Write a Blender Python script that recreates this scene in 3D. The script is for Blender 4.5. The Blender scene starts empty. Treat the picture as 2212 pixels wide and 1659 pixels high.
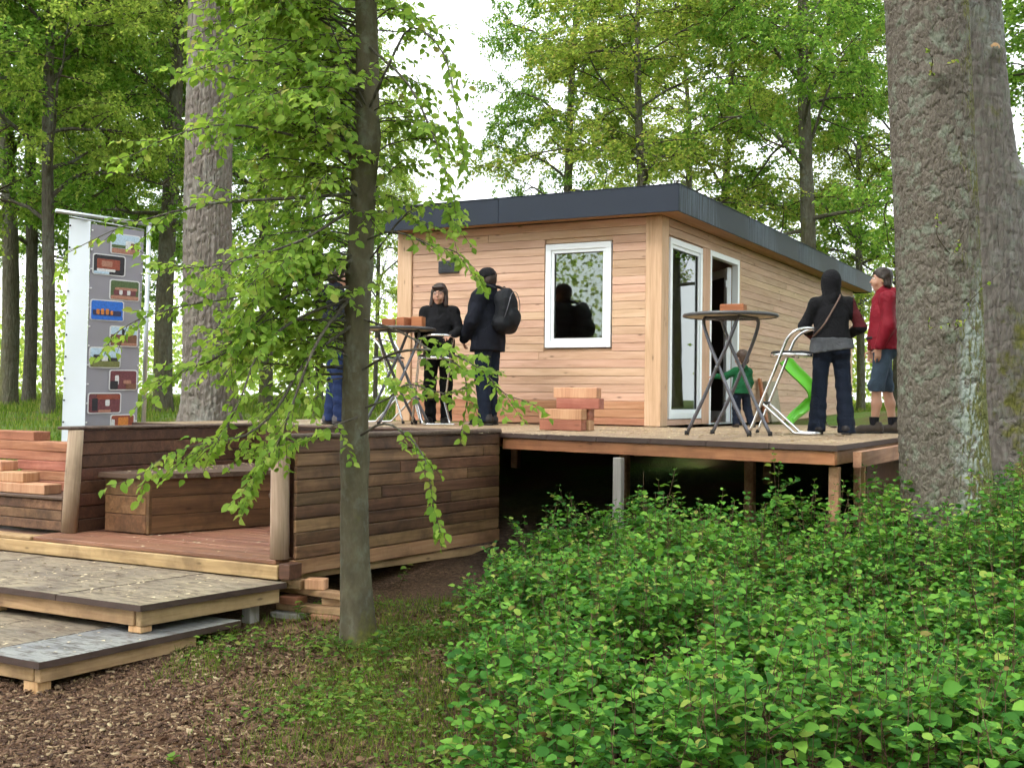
import bpy, bmesh, math, random
import numpy as np
from math import pi, sin, cos, radians, atan, sqrt

random.seed(7)
rng = np.random.default_rng(7)
SC = bpy.context.scene
COL = SC.collection

# ------------------------------------------------------------------ camera
F_PX = 2950.0 * 2212 / 2619            # focal length in pixels of a 2212 wide picture
CAM_Z = 1.61
YAW, PITCH, ROLL = radians(28.5), atan(38 / 2950.0), 0.012
cam_data = bpy.data.cameras.new('camera')
cam_data.sensor_width = 36.0
cam_data.lens = 36.0 * 2950.0 / 2619
cam_data.clip_start = 0.05
cam_data.clip_end = 2000
cam = bpy.data.objects.new('camera', cam_data)
COL.objects.link(cam)


def Rz(a):
    return np.array([[cos(a), -sin(a), 0], [sin(a), cos(a), 0], [0, 0, 1.0]])


def Rx(a):
    return np.array([[1.0, 0, 0], [0, cos(a), -sin(a)], [0, sin(a), cos(a)]])


CR = Rz(YAW) @ Rx(pi / 2 + PITCH) @ Rz(ROLL)
import mathutils
M4 = mathutils.Matrix([list(CR[0]) + [0], list(CR[1]) + [0], list(CR[2]) + [CAM_Z], [0, 0, 0, 1]])
cam.matrix_world = M4
SC.camera = cam
CC = np.array([0, 0, CAM_Z])

# ------------------------------------------------------------------ world, overcast sky
world = bpy.data.worlds.new('World')
SC.world = world
world.use_nodes = True
wn = world.node_tree
wn.nodes.clear()
SUN_EL, SUN_AZ = radians(52), radians(200)
sky = wn.nodes.new('ShaderNodeTexSky')
sky.sky_type = 'NISHITA'
sky.sun_disc = False
sky.sun_elevation = SUN_EL
sky.sun_rotation = SUN_AZ
sky.air_density = 1.0
sky.dust_density = 6.0
bg1 = wn.nodes.new('ShaderNodeBackground')
bg1.inputs['Strength'].default_value = 0.10
wn.links.new(sky.outputs[0], bg1.inputs['Color'])
bg2 = wn.nodes.new('ShaderNodeBackground')         # the even white cloud cover
bg2.inputs['Color'].default_value = (0.94, 0.98, 1.0, 1)
bg2.inputs['Strength'].default_value = 1.15
mixw = wn.nodes.new('ShaderNodeMixShader')
mixw.inputs[0].default_value = 0.82
wout = wn.nodes.new('ShaderNodeOutputWorld')
wn.links.new(bg1.outputs[0], mixw.inputs[1])
wn.links.new(bg2.outputs[0], mixw.inputs[2])
wn.links.new(mixw.outputs[0], wout.inputs[0])

sun_d = bpy.data.lights.new('sun', 'SUN')
sun_d.energy = 1.0
sun_d.angle = radians(25)
sun_d.color = (1.0, 0.97, 0.92)
sun = bpy.data.objects.new('sun', sun_d)
COL.objects.link(sun)
_sd = mathutils.Vector((sin(SUN_AZ) * cos(SUN_EL), cos(SUN_AZ) * cos(SUN_EL), sin(SUN_EL)))
sun.rotation_euler = _sd.to_track_quat('Z', 'Y').to_euler()

SC.view_settings.view_transform = 'Standard'
SC.view_settings.look = 'None'
SC.view_settings.gamma = 1.0
SC.view_settings.use_curve_mapping = False
SC.view_settings.exposure = 1.4
SC.cycles.use_denoising = True
SC.cycles.use_adaptive_sampling = True
SC.cycles.adaptive_threshold = 0.05
SC.cycles.adaptive_min_samples = 12
SC.cycles.use_light_tree = False
SC.cycles.max_bounces = 5
SC.cycles.diffuse_bounces = 3
SC.cycles.glossy_bounces = 2
SC.cycles.transmission_bounces = 3
SC.cycles.transparent_max_bounces = 6
SC.cycles.caustics_reflective = False
SC.cycles.caustics_refractive = False


# ------------------------------------------------------------------ placing helpers (2212 wide pixel + distance or height -> point)
def ray(x, y):
    return CR @ np.array([(x - 1106.0) / F_PX, -(y - 829.5) / F_PX, -1.0])


def at(x, y, d):
    return CC + ray(x, y) * d


def onz(x, y, z):
    r = ray(x, y)
    return CC + r * ((z - CAM_Z) / r[2])


RIGHT = np.array([cos(YAW), sin(YAW), 0.0])
FWD = np.array([-sin(YAW), cos(YAW), 0.0])


def ud(u, d, z=0.0):
    p = RIGHT * u + FWD * d
    p[2] = z
    return p


def to_ud(x, y):
    return x * cos(YAW) + y * sin(YAW), -x * sin(YAW) + y * cos(YAW)


def proj(P):
    q = (np.atleast_2d(P) - CC) @ CR
    d = -q[:, 2]
    return 1106 + F_PX * q[:, 0] / d, 829.5 - F_PX * q[:, 1] / d, d


def smooth(a, b, x):
    t = np.clip((x - a) / (b - a), 0, 1)
    return t * t * (3 - 2 * t)


G_D = np.array([-60, 0, 4.5, 6.3, 7.2, 8.3, 9.3, 10.2, 12, 14, 16, 18, 22, 30, 45, 70, 120, 400, 900.0])
G_Z = np.array([-.5, -.2, -.15, -.10, -.04, .03, .09, .22, .58, .90, 1.13, 1.24, 1.32, 1.42, 1.52, 1.57, 1.6, 1.8, 2.5])


def vnoise(x, y, s=1.0, seed=0.0):
    x = x * s + seed * 17.3
    y = y * s - seed * 9.1
    return (np.sin(x * 1.7 + 1.3 * np.sin(y * 1.1)) + np.sin(y * 1.9 + 1.7 * np.sin(x * .9 + 2.0)) + .5 * np.sin(3.1 * x - 2.7 * y + 1.0)) / 2.5


def ground_z(x, y):
    u, d = to_ud(x, y)
    z = np.interp(d, G_D, G_Z)
    z = z + .55 * smooth(3.2, 6.0, u) * smooth(6.0, 10.5, d) * (1 - smooth(13, 22, d))
    z = z + .03 * vnoise(x, y, .8) * smooth(0, 8, d)
    return z


# ------------------------------------------------------------------ object helpers
def link(o):
    COL.objects.link(o)
    return o


def tag(o, label=None, cat=None, group=None, kind=None):
    if label:
        o['label'] = label
    if cat:
        o['category'] = cat
    if group:
        o['group'] = group
    if kind:
        o['kind'] = kind
    return o


def empty(name, loc=(0, 0, 0), rz=0.0, label=None, cat=None, group=None, parent=None):
    o = bpy.data.objects.new(name, None)
    o.empty_display_size = 0.1
    o.location = loc
    o.rotation_euler = (0, 0, rz)
    link(o)
    if parent:
        o.parent = parent
    return tag(o, label, cat, group)


def mesh_obj(name, me, mat=None, parent=None, loc=(0, 0, 0), rot=(0, 0, 0)):
    o = bpy.data.objects.new(name, me)
    if mat is not None and len(me.materials) == 0:
        me.materials.append(mat)
    o.location = loc
    o.rotation_euler = rot
    if parent:
        o.parent = parent
    return link(o)


def np_mesh(name, V, faces, smooth_shade=False, mat=None):
    """faces: int array (n,k) with one k for all"""
    V = np.asarray(V, dtype=np.float32)
    faces = np.asarray(faces, dtype=np.int32)
    me = bpy.data.meshes.new(name)
    n, k = faces.shape
    me.vertices.add(len(V))
    me.vertices.foreach_set('co', V.ravel())
    me.loops.add(n * k)
    me.loops.foreach_set('vertex_index', faces.ravel())
    me.polygons.add(n)
    me.polygons.foreach_set('loop_start', np.arange(0, n * k, k, dtype=np.int32))
    me.polygons.foreach_set('loop_total', np.full(n, k, dtype=np.int32))
    if smooth_shade:
        me.polygons.foreach_set('use_smooth', np.ones(n, dtype=bool))
    me.update(calc_edges=True)
    if mat is not None:
        me.materials.append(mat)
    return me


def face_attr(me, name, vals):
    a = me.attributes.new(name, 'FLOAT', 'FACE')
    a.data.foreach_set('value', np.asarray(vals, dtype=np.float32))


def point_attr(me, name, vals):
    a = me.attributes.new(name, 'FLOAT', 'POINT')
    a.data.foreach_set('value', np.asarray(vals, dtype=np.float32))


class MB:
    """collects simple shapes and links them as one mesh object"""

    def __init__(s):
        s.v = []
        s.f = []
        s.sm = []

    def add(s, V, Fc, sm=False):
        b = len(s.v)
        s.v.extend([tuple(map(float, p)) for p in V])
        s.f.extend([tuple(int(i) + b for i in f) for f in Fc])
        s.sm.extend([sm] * len(Fc))
        return s

    def box(s, x0, x1, y0, y1, z0, z1, c=0.0):
        if c <= 0:
            V = [(x, y, z) for z in (z0, z1) for y in (y0, y1) for x in (x0, x1)]
            return s.add(V, [(0, 2, 3, 1), (4, 5, 7, 6), (0, 1, 5, 4), (2, 6, 7, 3), (0, 4, 6, 2), (1, 3, 7, 5)])
        V, Fc = chamfer_box((x0, y0, z0), (x1, y1, z1), c)
        return s.add(V, Fc)

    def prism(s, poly, z0, z1):
        n = len(poly)
        V = [(p[0], p[1], z0) for p in poly] + [(p[0], p[1], z1) for p in poly]
        Fc = [tuple(range(n - 1, -1, -1)), tuple(range(n, 2 * n))]
        Fc += [(i, (i + 1) % n, n + (i + 1) % n, n + i) for i in range(n)]
        return s.add(V, Fc)

    def tube(s, path, r, n=10, closed=False, caps=True):
        V, Fc = tube_geo(path, r, n, closed, caps)
        return s.add(V, Fc, True)

    def lathe(s, prof, c=(0, 0, 0), n=32):
        V = []
        for r, z in prof:
            for k in range(n):
                a = 2 * pi * k / n
                V.append((c[0] + r * cos(a), c[1] + r * sin(a), c[2] + z))
        Fc = []
        for i in range(len(prof) - 1):
            for k in range(n):
                k2 = (k + 1) % n
                Fc.append((i * n + k, i * n + k2, (i + 1) * n + k2, (i + 1) * n + k))
        return s.add(V, Fc, True)

    def mesh(s, name, mat=None):
        me = bpy.data.meshes.new(name)
        me.from_pydata(s.v, [], s.f)
        me.polygons.foreach_set('use_smooth', np.array(s.sm, dtype=bool))
        me.update()
        if mat is not None:
            me.materials.append(mat)
        return me

    def build(s, name, mat, parent=None, loc=(0, 0, 0), rot=(0, 0, 0)):
        return mesh_obj(name, s.mesh(name, mat), None, parent, loc, rot)


def chamfer_box(a, b, c):
    a = np.array(a, float)
    b = np.array(b, float)
    c = min(c, .45 * float(np.min(b - a)))
    V = []
    idx = {}
    for sx in (0, 1):
        for sy in (0, 1):
            for sz in (0, 1):
                s3 = (sx, sy, sz)
                for ax in range(3):
                    p = [0, 0, 0]
                    for k in range(3):
                        lo, hi = a[k], b[k]
                        ins = 0 if k == ax else c
                        p[k] = (hi - ins) if s3[k] else (lo + ins)
                    idx[(s3, ax)] = len(V)
                    V.append(p)
    Fc = []
    for ax in range(3):
        o = [k for k in range(3) if k != ax]
        for s in (0, 1):
            loop = []
            for (p, q) in ((0, 0), (1, 0), (1, 1), (0, 1)):
                t = [0, 0, 0]
                t[ax] = s
                t[o[0]] = p
                t[o[1]] = q
                loop.append(idx[(tuple(t), ax)])
            flip = (ax == 1) ^ (s == 0)
            Fc.append(tuple(loop[::-1]) if flip else tuple(loop))
    for ax in range(3):                      # edges along ax
        o = [k for k in range(3) if k != ax]
        for p in (0, 1):
            for q in (0, 1):
                t0 = [0, 0, 0]
                t1 = [0, 0, 0]
                t0[o[0]] = t1[o[0]] = p
                t0[o[1]] = t1[o[1]] = q
                t1[ax] = 1
                t0, t1 = tuple(t0), tuple(t1)
                Fc.append((idx[(t0, o[0])], idx[(t1, o[0])], idx[(t1, o[1])], idx[(t0, o[1])]))
    for s3 in {k[0] for k in idx}:
        Fc.append((idx[(s3, 0)], idx[(s3, 1)], idx[(s3, 2)]))
    # orient outwards
    ctr = (a + b) / 2
    out = []
    Va = np.array(V)
    for f in Fc:
        p = Va[list(f)]
        n = np.cross(p[1] - p[0], p[2] - p[0])
        out.append(f if np.dot(n, p.mean(0) - ctr) >= 0 else f[::-1])
    return V, out


def tube_geo(path, r, n=10, closed=False, caps=True, twist=0.0):
    P = np.asarray(path, float)
    m = len(P)
    r = np.full(m, r, float) if np.isscalar(r) else np.asarray(r, float)
    T = np.zeros_like(P)
    T[1:-1] = P[2:] - P[:-2]
    T[0] = P[1] - P[0]
    T[-1] = P[-1] - P[-2]
    if closed:
        T[0] = P[1] - P[-1]
        T[-1] = P[0] - P[-2]
    T /= np.linalg.norm(T, axis=1)[:, None] + 1e-12
    ref = np.array([0, 0, 1.0]) if abs(T[0][2]) < .9 else np.array([1.0, 0, 0])
    u = np.cross(T[0], ref)
    u /= np.linalg.norm(u)
    V = []
    ang = np.arange(n) * 2 * pi / n
    for i in range(m):
        u = u - T[i] * np.dot(u, T[i])
        u /= np.linalg.norm(u) + 1e-12
        w = np.cross(T[i], u)
        V.append(P[i] + r[i] * (np.cos(ang)[:, None] * u + np.sin(ang)[:, None] * w))
    V = np.concatenate(V)
    Fc = []
    rows = m if closed else m - 1
    for i in range(rows):
        j = (i + 1) % m
        for k in range(n):
            k2 = (k + 1) % n
            Fc.append((i * n + k, i * n + k2, j * n + k2, j * n + k))
    if caps and not closed:
        Fc.append(tuple(range(n - 1, -1, -1)))
        Fc.append(tuple((m - 1) * n + k for k in range(n)))
    return V, Fc


def spline(pts, n=8):
    """Catmull-Rom through the points"""
    P = np.asarray(pts, float)
    Q = np.vstack([2 * P[0] - P[1], P, 2 * P[-1] - P[-2]])
    out = []
    for i in range(1, len(Q) - 2):
        for k in range(n):
            t = k / n
            out.append(.5 * ((2 * Q[i]) + (-Q[i - 1] + Q[i + 1]) * t + (2 * Q[i - 1] - 5 * Q[i] + 4 * Q[i + 1] - Q[i + 2]) * t * t
                             + (-Q[i - 1] + 3 * Q[i] - 3 * Q[i + 1] + Q[i + 2]) * t ** 3))
    out.append(Q[-2])
    return np.array(out)


def copy_tree(o, parent=None):
    c = o.copy()
    COL.objects.link(c)
    if parent:
        c.parent = parent
    for ch in list(o.children):
        copy_tree(ch, c)
    return c


# ------------------------------------------------------------------ materials
MATS = {}


class NT:
    """small node-tree writer"""

    def __init__(s, name):
        s.m = bpy.data.materials.new(name)
        s.m.use_nodes = True
        s.t = s.m.node_tree
        s.t.nodes.clear()
        s.out = s.t.nodes.new('ShaderNodeOutputMaterial')

    def n(s, typ, **kw):
        nd = s.t.nodes.new('ShaderNode' + typ)
        for k, v in kw.items():
            setattr(nd, k, v)
        return nd

    def set(s, nd, **kw):
        for k, v in kw.items():
            s.inp(nd, k, v)
        return nd

    def inp(s, nd, key, v):
        i = nd.inputs[key] if not isinstance(key, str) else nd.inputs[key.replace('_', ' ')]
        if isinstance(v, bpy.types.NodeSocket):
            s.t.links.new(v, i)
        else:
            if isinstance(v, tuple) and len(v) == 3 and i.type == 'RGBA':
                v = v + (1,)
            i.default_value = v

    def math(s, op, a, b=None, c=None, clamp=False):
        nd = s.n('Math', operation=op, use_clamp=clamp)
        for i, v in enumerate((a, b, c)):
            if v is not None:
                s.inp(nd, i, v)
        return nd.outputs[0]

    def vmath(s, op, a, b=None):
        nd = s.n('VectorMath', operation=op)
        s.inp(nd, 0, a)
        if b is not None:
            s.inp(nd, 1, b)
        return nd.outputs[0]

    def mapping(s, vec, scale=(1, 1, 1), loc=(0, 0, 0), rot=(0, 0, 0)):
        nd = s.n('Mapping')
        s.inp(nd, 'Vector', vec)
        nd.inputs['Scale'].default_value = scale
        nd.inputs['Location'].default_value = loc
        nd.inputs['Rotation'].default_value = rot
        return nd.outputs[0]

    def noise(s, vec, scale, detail=4, rough=.55, dist=0.0):
        nd = s.n('TexNoise')
        s.inp(nd, 'Vector', vec)
        nd.inputs['Scale'].default_value = scale
        nd.inputs['Detail'].default_value = detail
        nd.inputs['Roughness'].default_value = rough
        nd.inputs['Distortion'].default_value = dist
        return nd.outputs['Fac']

    def voronoi(s, vec, scale, feature='F1', out='Distance', rand=1.0):
        nd = s.n('TexVoronoi', feature=feature)
        s.inp(nd, 'Vector', vec)
        nd.inputs['Scale'].default_value = scale
        nd.inputs['Randomness'].default_value = rand
        return nd.outputs[out]

    def ramp(s, fac, stops, interp='LINEAR'):
        nd = s.n('ValToRGB')
        nd.color_ramp.interpolation = interp
        el = nd.color_ramp.elements
        while len(el) > 1:
            el.remove(el[-1])
        for i, (p, c) in enumerate(stops):
            e = el[0] if i == 0 else el.new(p)
            e.position = p
            e.color = tuple(c) + (1,) if len(c) == 3 else c
        s.inp(nd, 'Fac', fac)
        return nd.outputs[0]

    def mix(s, fac, a, b, typ='MIX'):
        nd = s.n('Mix', data_type='RGBA', blend_type=typ)
        s.inp(nd, 0, fac)
        for k, v in ((6, a), (7, b)):
            if isinstance(v, tuple) and len(v) == 3:
                v = v + (1,)
            s.inp(nd, k, v)
        return nd.outputs[2]

    def hsv(s, col, h=.5, sat=1.0, val=1.0):
        nd = s.n('HueSaturation')
        s.inp(nd, 'Color', col)
        s.inp(nd, 'Hue', h)
        s.inp(nd, 'Saturation', sat)
        s.inp(nd, 'Value', val)
        return nd.outputs[0]

    def bump(s, h, strength=.3, dist=.01):
        nd = s.n('Bump')
        nd.inputs['Strength'].default_value = strength
        nd.inputs['Distance'].default_value = dist
        s.inp(nd, 'Height', h)
        return nd.outputs[0]

    def principled(s, col, rough=.6, spec=.4, metal=0.0, normal=None, **kw):
        b = s.n('BsdfPrincipled')
        s.inp(b, 'Base Color', col)
        s.inp(b, 'Roughness', rough)
        s.inp(b, 'Specular IOR Level', spec)
        s.inp(b, 'Metallic', metal)
        if normal is not None:
            s.inp(b, 'Normal', normal)
        for k, v in kw.items():
            s.inp(b, k.replace('_', ' '), v)
        s.t.links.new(b.outputs[0], s.out.inputs[0])
        return b

    def obj_coord(s):
        return s.n('TexCoord').outputs['Object']

    def rnd(s):
        return s.n('ObjectInfo').outputs['Random']

    def geo(s, o='Position'):
        return s.n('NewGeometry').outputs[o]

    def attr(s, name):
        return s.n('Attribute', attribute_name=name).outputs['Fac']


def wood(name, c_dark, c_mid, c_light, axis=0, knots=.5, rough=.7, var=.25, stain=None, grain=1.0, bump=.25, spec=.25, hue=.015, knot_scale=4.2):
    t = NT(name)
    oc = t.obj_coord()
    r = t.rnd()
    off = t.n('CombineXYZ')
    t.inp(off, 0, t.math('MULTIPLY', r, 91.7))
    t.inp(off, 1, t.math('MULTIPLY', r, 47.3))
    t.inp(off, 2, t.math('MULTIPLY', r, 23.9))
    v = t.vmath('ADD', oc, off.outputs[0])
    sc = [14.0, 14.0, 14.0]
    sc[axis] = .9
    gv = t.mapping(v, tuple(q * grain for q in sc))
    g1 = t.noise(gv, 1.0, 5, .6, .6)
    sc2 = [70.0, 70.0, 70.0]
    sc2[axis] = 3.0
    g2 = t.noise(t.mapping(v, tuple(q * grain for q in sc2)), 1.0, 3, .6)
    big = t.noise(v, 1.6, 3, .6)
    fac = t.math('ADD', t.math('MULTIPLY', g1, .65), t.math('MULTIPLY', g2, .35))
    col = t.ramp(fac, [(.34, c_dark), (.5, c_mid), (.65, c_light)])
    col = t.mix(t.math('MULTIPLY', t.math('SUBTRACT', big, .35, clamp=True), .7), col, c_dark)
    if knots > 0:
        ks = [knot_scale * 1.6] * 3
        ks[axis] = knot_scale * .55
        kd = t.voronoi(t.mapping(v, tuple(ks)), 1.0)
        kf = t.ramp(kd, [(0.0, (1, 1, 1)), (.055, (.8, .8, .8)), (.11, (.15, .15, .15)), (.17, (0, 0, 0))])
        col = t.mix(t.math('MULTIPLY', kf, knots), col, tuple(q * .38 for q in c_dark))
    if stain is not None:
        sf = t.ramp(t.noise(v, 2.3, 5, .65, .4), [(.45, (0, 0, 0)), (.68, (1, 1, 1))])
        col = t.mix(t.math('MULTIPLY', sf, stain[1]), col, stain[0])
    val = t.math('ADD', 1 - var * .5, t.math('MULTIPLY', r, var))
    r2 = t.math('FRACT', t.math('MULTIPLY', r, 7.31))
    col = t.hsv(col, t.math('ADD', .5 - hue * .5, t.math('MULTIPLY', r2, hue)), 1.0, val)
    nrm = t.bump(fac, bump, .004)
    t.principled(col, rough, spec, 0, nrm)
    MATS[name] = t.m
    return t.m


def plain(name, col, rough=.5, spec=.4, metal=0.0, var=.08, nscale=6.0, bump=0.0, bscale=60.0, **kw):
    t = NT(name)
    oc = t.obj_coord()
    nz = t.noise(oc, nscale, 4, .6)
    c = t.hsv(col + (1,) if len(col) == 3 else col, .5, 1.0, t.math('ADD', 1 - var, t.math('MULTIPLY', nz, 2 * var)))
    nrm = t.bump(t.noise(oc, bscale, 3), bump, .003) if bump > 0 else None
    t.principled(c, t.math('ADD', rough - .06, t.math('MULTIPLY', nz, .12)), spec, metal, nrm, **kw)
    MATS[name] = t.m
    return t.m


def leaf_mat(name, stops, trans=.4, rough=.45, gloss=.25, sat=1.0, near=False):
    """leaf colour by a random number held in the mesh (attribute rnd), thin and translucent"""
    t = NT(name)
    a = t.attr('rnd')
    o = t.rnd()
    f = t.math('FRACT', t.math('ADD', a, t.math('MULTIPLY', o, .999)))
    col = t.ramp(f, stops)
    if near:
        df = t.n('BsdfPrincipled')
        t.inp(df, 'Base Color', col)
        df.inputs['Roughness'].default_value = rough
        df.inputs['Specular IOR Level'].default_value = gloss
    else:
        df = t.n('BsdfDiffuse')
        t.inp(df, 'Color', col)
    tr = t.n('BsdfTranslucent')
    t.inp(tr, 'Color', t.hsv(col, .485, 1.05 * sat, 1.8 if near else 2.3))
    mx = t.n('MixShader')
    mx.inputs[0].default_value = trans
    t.t.links.new(df.outputs[0], mx.inputs[1])
    t.t.links.new(tr.outputs[0], mx.inputs[2])
    t.t.links.new(mx.outputs[0], t.out.inputs[0])
    MATS[name] = t.m
    return t.m


wood('larch_x', (.43, .265, .172), (.57, .375, .26), (.66, .455, .335), 0, knots=.95, rough=.65, var=.20, bump=.3, knot_scale=5.5, hue=.02)
wood('larch_y', (.43, .27, .175), (.56, .375, .262), (.65, .455, .335), 1, knots=.7, rough=.65, var=.18, bump=.3, knot_scale=5.0, hue=.02)
wood('larch_z', (.43, .27, .16), (.56, .365, .24), (.65, .45, .31), 2, knots=.9, rough=.65, var=.1, bump=.3, knot_scale=5.0)
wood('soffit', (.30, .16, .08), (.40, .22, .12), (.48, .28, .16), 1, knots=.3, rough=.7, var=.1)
wood('cedar_x', (.22, .09, .05), (.34, .15, .085), (.44, .22, .135), 0, knots=.8, stain=((.16, .06, .035), .6), rough=.6, var=.35, bump=.3, hue=.04)
wood('larch_wet', (.30, .13, .07), (.44, .22, .125), (.54, .31, .19), 0, knots=.75, rough=.5, var=.22, bump=.2)
wood('cedar_end', (.36, .19, .10), (.50, .29, .16), (.60, .39, .23), 2, knots=.1, rough=.7, var=.3, bump=.3, hue=.03)
wood('deck_beam', (.22, .08, .04), (.36, .145, .075), (.47, .22, .12), 0, knots=.9, knot_scale=5.5, rough=.55, var=.15, stain=((.13, .06, .035), .7))
wood('deck_beam_y', (.22, .11, .06), (.33, .18, .10), (.42, .25, .15), 1, knots=.4, rough=.6, var=.15, stain=((.10, .055, .035), .6))
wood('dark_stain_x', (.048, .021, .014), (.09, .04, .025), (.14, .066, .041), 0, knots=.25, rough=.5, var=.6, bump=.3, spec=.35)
wood('brown_stain_y', (.08, .042, .021), (.17, .092, .048), (.255, .15, .083), 1, knots=.4, rough=.55, var=.6, bump=.35, stain=((.028, .016, .012), .75), spec=.35, hue=.03)
wood('bench_wood', (.075, .038, .018), (.145, .076, .035), (.22, .12, .058), 1, knots=.8, rough=.55, var=.3, bump=.4, stain=((.035, .02, .012), .7))
wood('post_grey', (.24, .17, .12), (.36, .265, .19), (.47, .36, .27), 2, knots=.5, rough=.75, var=.15, bump=.5, stain=((.16, .10, .065), .5), grain=1.3)
wood('pine_x', (.30, .185, .095), (.42, .275, .145), (.53, .37, .21), 0, knots=.9, rough=.65, var=.2, bump=.45, stain=((.14, .085, .05), .75), knot_scale=5.5)
wood('pine_y', (.30, .19, .10), (.43, .285, .155), (.53, .375, .22), 1, knots=.9, rough=.65, var=.2, bump=.45, stain=((.15, .095, .055), .6), knot_scale=5.5)
wood('landing_floor', (.13, .055, .034), (.23, .105, .064), (.33, .165, .105), 0, knots=.2, rough=.45, var=.2, bump=.3, spec=.4, stain=((.07, .032, .024), .5))
wood('capping', (.055, .032, .024), (.095, .06, .045), (.15, .105, .08), 0, knots=.2, rough=.5, var=.3, bump=.35)
wood('grey_post_z', (.20, .18, .165), (.30, .28, .26), (.38, .36, .34), 2, knots=.3, rough=.7, var=.2, bump=.4)
wood('pine_z', (.36, .20, .09), (.50, .31, .15), (.60, .40, .21), 2, knots=.4, rough=.65, var=.2, bump=.3)
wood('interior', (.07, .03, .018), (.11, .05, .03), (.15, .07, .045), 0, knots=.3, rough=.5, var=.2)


def ply_mat(name, base, worn, dirt, wear=.5):
    """worn film-faced plywood: printed sheet rubbed through in spots, splinters and grit"""
    t = NT(name)
    oc = t.obj_coord()
    r = t.rnd()
    off = t.vmath('SCALE', (1, 1, 1))
    cmb = t.n('CombineXYZ')
    t.inp(cmb, 0, t.math('MULTIPLY', r, 37.0))
    t.inp(cmb, 1, t.math('MULTIPLY', r, 71.0))
    v = t.vmath('ADD', oc, cmb.outputs[0])
    n1 = t.noise(v, 1.7, 6, .62, .5)
    n2 = t.noise(t.mapping(v, (7, 30, 30)), 1.0, 5, .65, .8)
    n3 = t.noise(v, 46.0, 3, .6)
    col = t.mix(t.ramp(n1, [(.36, (0, 0, 0)), (.62, (1, 1, 1))]), base, worn)
    col = t.mix(t.math('MULTIPLY', t.ramp(n2, [(.47, (0, 0, 0)), (.60, (1, 1, 1))]), .85), col, dirt)
    col = t.mix(t.math('MULTIPLY', t.ramp(n3, [(.62, (0, 0, 0)), (.72, (1, 1, 1))]), .35), col, tuple(min(1, q * 1.6) for q in worn))
    t.principled(col, t.math('ADD', .32, t.math('MULTIPLY', n1, .35)), .4, 0, t.bump(n2, .35, .004))
    MATS[name] = t.m


ply_mat('ply_tan', (.185, .16, .13), (.32, .265, .185), (.085, .06, .045))
ply_mat('ply_grey', (.20, .21, .22), (.30, .305, .29), (.08, .07, .065))
ply_mat('ply_deck', (.27, .19, .125), (.43, .32, .20), (.15, .095, .06))
plain('ply_edge', (.065, .042, .036), .55, .35, 0, .35, 14, .3)
plain('fascia', (.014, .021, .036), .55, .3, 0, .15, 2.0)
plain('white_pvc', (.78, .83, .88), .3, .5, 0, .03)
plain('dark_gasket', (.02, .02, .022), .5)
plain('vent_dark', (.03, .035, .045), .5)
plain('steel_grey', (.115, .115, .135), .32, .5, .55, .2, 12)
plain('aluminium', (.72, .72, .74), .2, .5, 1.0, .06, 10)
plain('table_top', (.055, .055, .06), .35, .5, 0, .1)
plain('table_under', (.55, .48, .38), .6, .3, 0, .12)
plain('rubber', (.015, .015, .017), .7)
plain('galv', (.50, .53, .56), .35, .5, .85, .12, 8)
plain('green_plastic', (.13, .48, .04), .35, .5, 0, .04)
plain('slab', (.30, .27, .20), .85, .2, 0, .45, 9, .6, 30)
plain('cable', (.05, .035, .03), .5)


def glass_mat(name, tint=(.85, .93, .9)):
    t = NT(name)
    lw = t.n('Fresnel')
    lw.inputs['IOR'].default_value = 1.55
    f = t.math('ADD', .06, t.math('MULTIPLY', lw.outputs[0], 1.1), clamp=True)
    tr = t.n('BsdfTransparent')
    t.inp(tr, 'Color', tint)
    gl = t.n('BsdfGlossy')
    gl.inputs['Roughness'].default_value = .015
    t.inp(gl, 'Color', (.95, 1.0, .98))
    mx = t.n('MixShader')
    t.t.links.new(f, mx.inputs[0])
    t.t.links.new(tr.outputs[0], mx.inputs[1])
    t.t.links.new(gl.outputs[0], mx.inputs[2])
    t.t.links.new(mx.outputs[0], t.out.inputs[0])
    MATS[name] = t.m


glass_mat('glass')


def emit_mat(name, col, s):
    t = NT(name)
    e = t.n('Emission')
    t.inp(e, 'Color', col)
    e.inputs['Strength'].default_value = s
    t.t.links.new(e.outputs[0], t.out.inputs[0])
    MATS[name] = t.m


emit_mat('bulb', (1.0, .82, .5), 4.0)


def zinc_streak():
    """dark sheet metal with whitish run-off marks (a real chalky deposit)"""
    t = NT('fascia_streaked')
    oc = t.obj_coord()
    s = t.noise(t.mapping(oc, (1, 22, 1.1)), 1.0, 5, .7, .3)
    big = t.noise(oc, .55, 2, .5)
    f = t.math('MULTIPLY', t.ramp(s, [(.44, (0, 0, 0)), (.66, (1, 1, 1))]), t.ramp(big, [(.46, (0, 0, 0)), (.60, (1, 1, 1))]))
    col = t.mix(t.math('MULTIPLY', f, .75), (.017, .024, .036), (.20, .25, .33))
    t.principled(col, t.math('ADD', .55, t.math('MULTIPLY', f, .2)), .3)
    MATS['fascia_streaked'] = t.m


zinc_streak()


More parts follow.
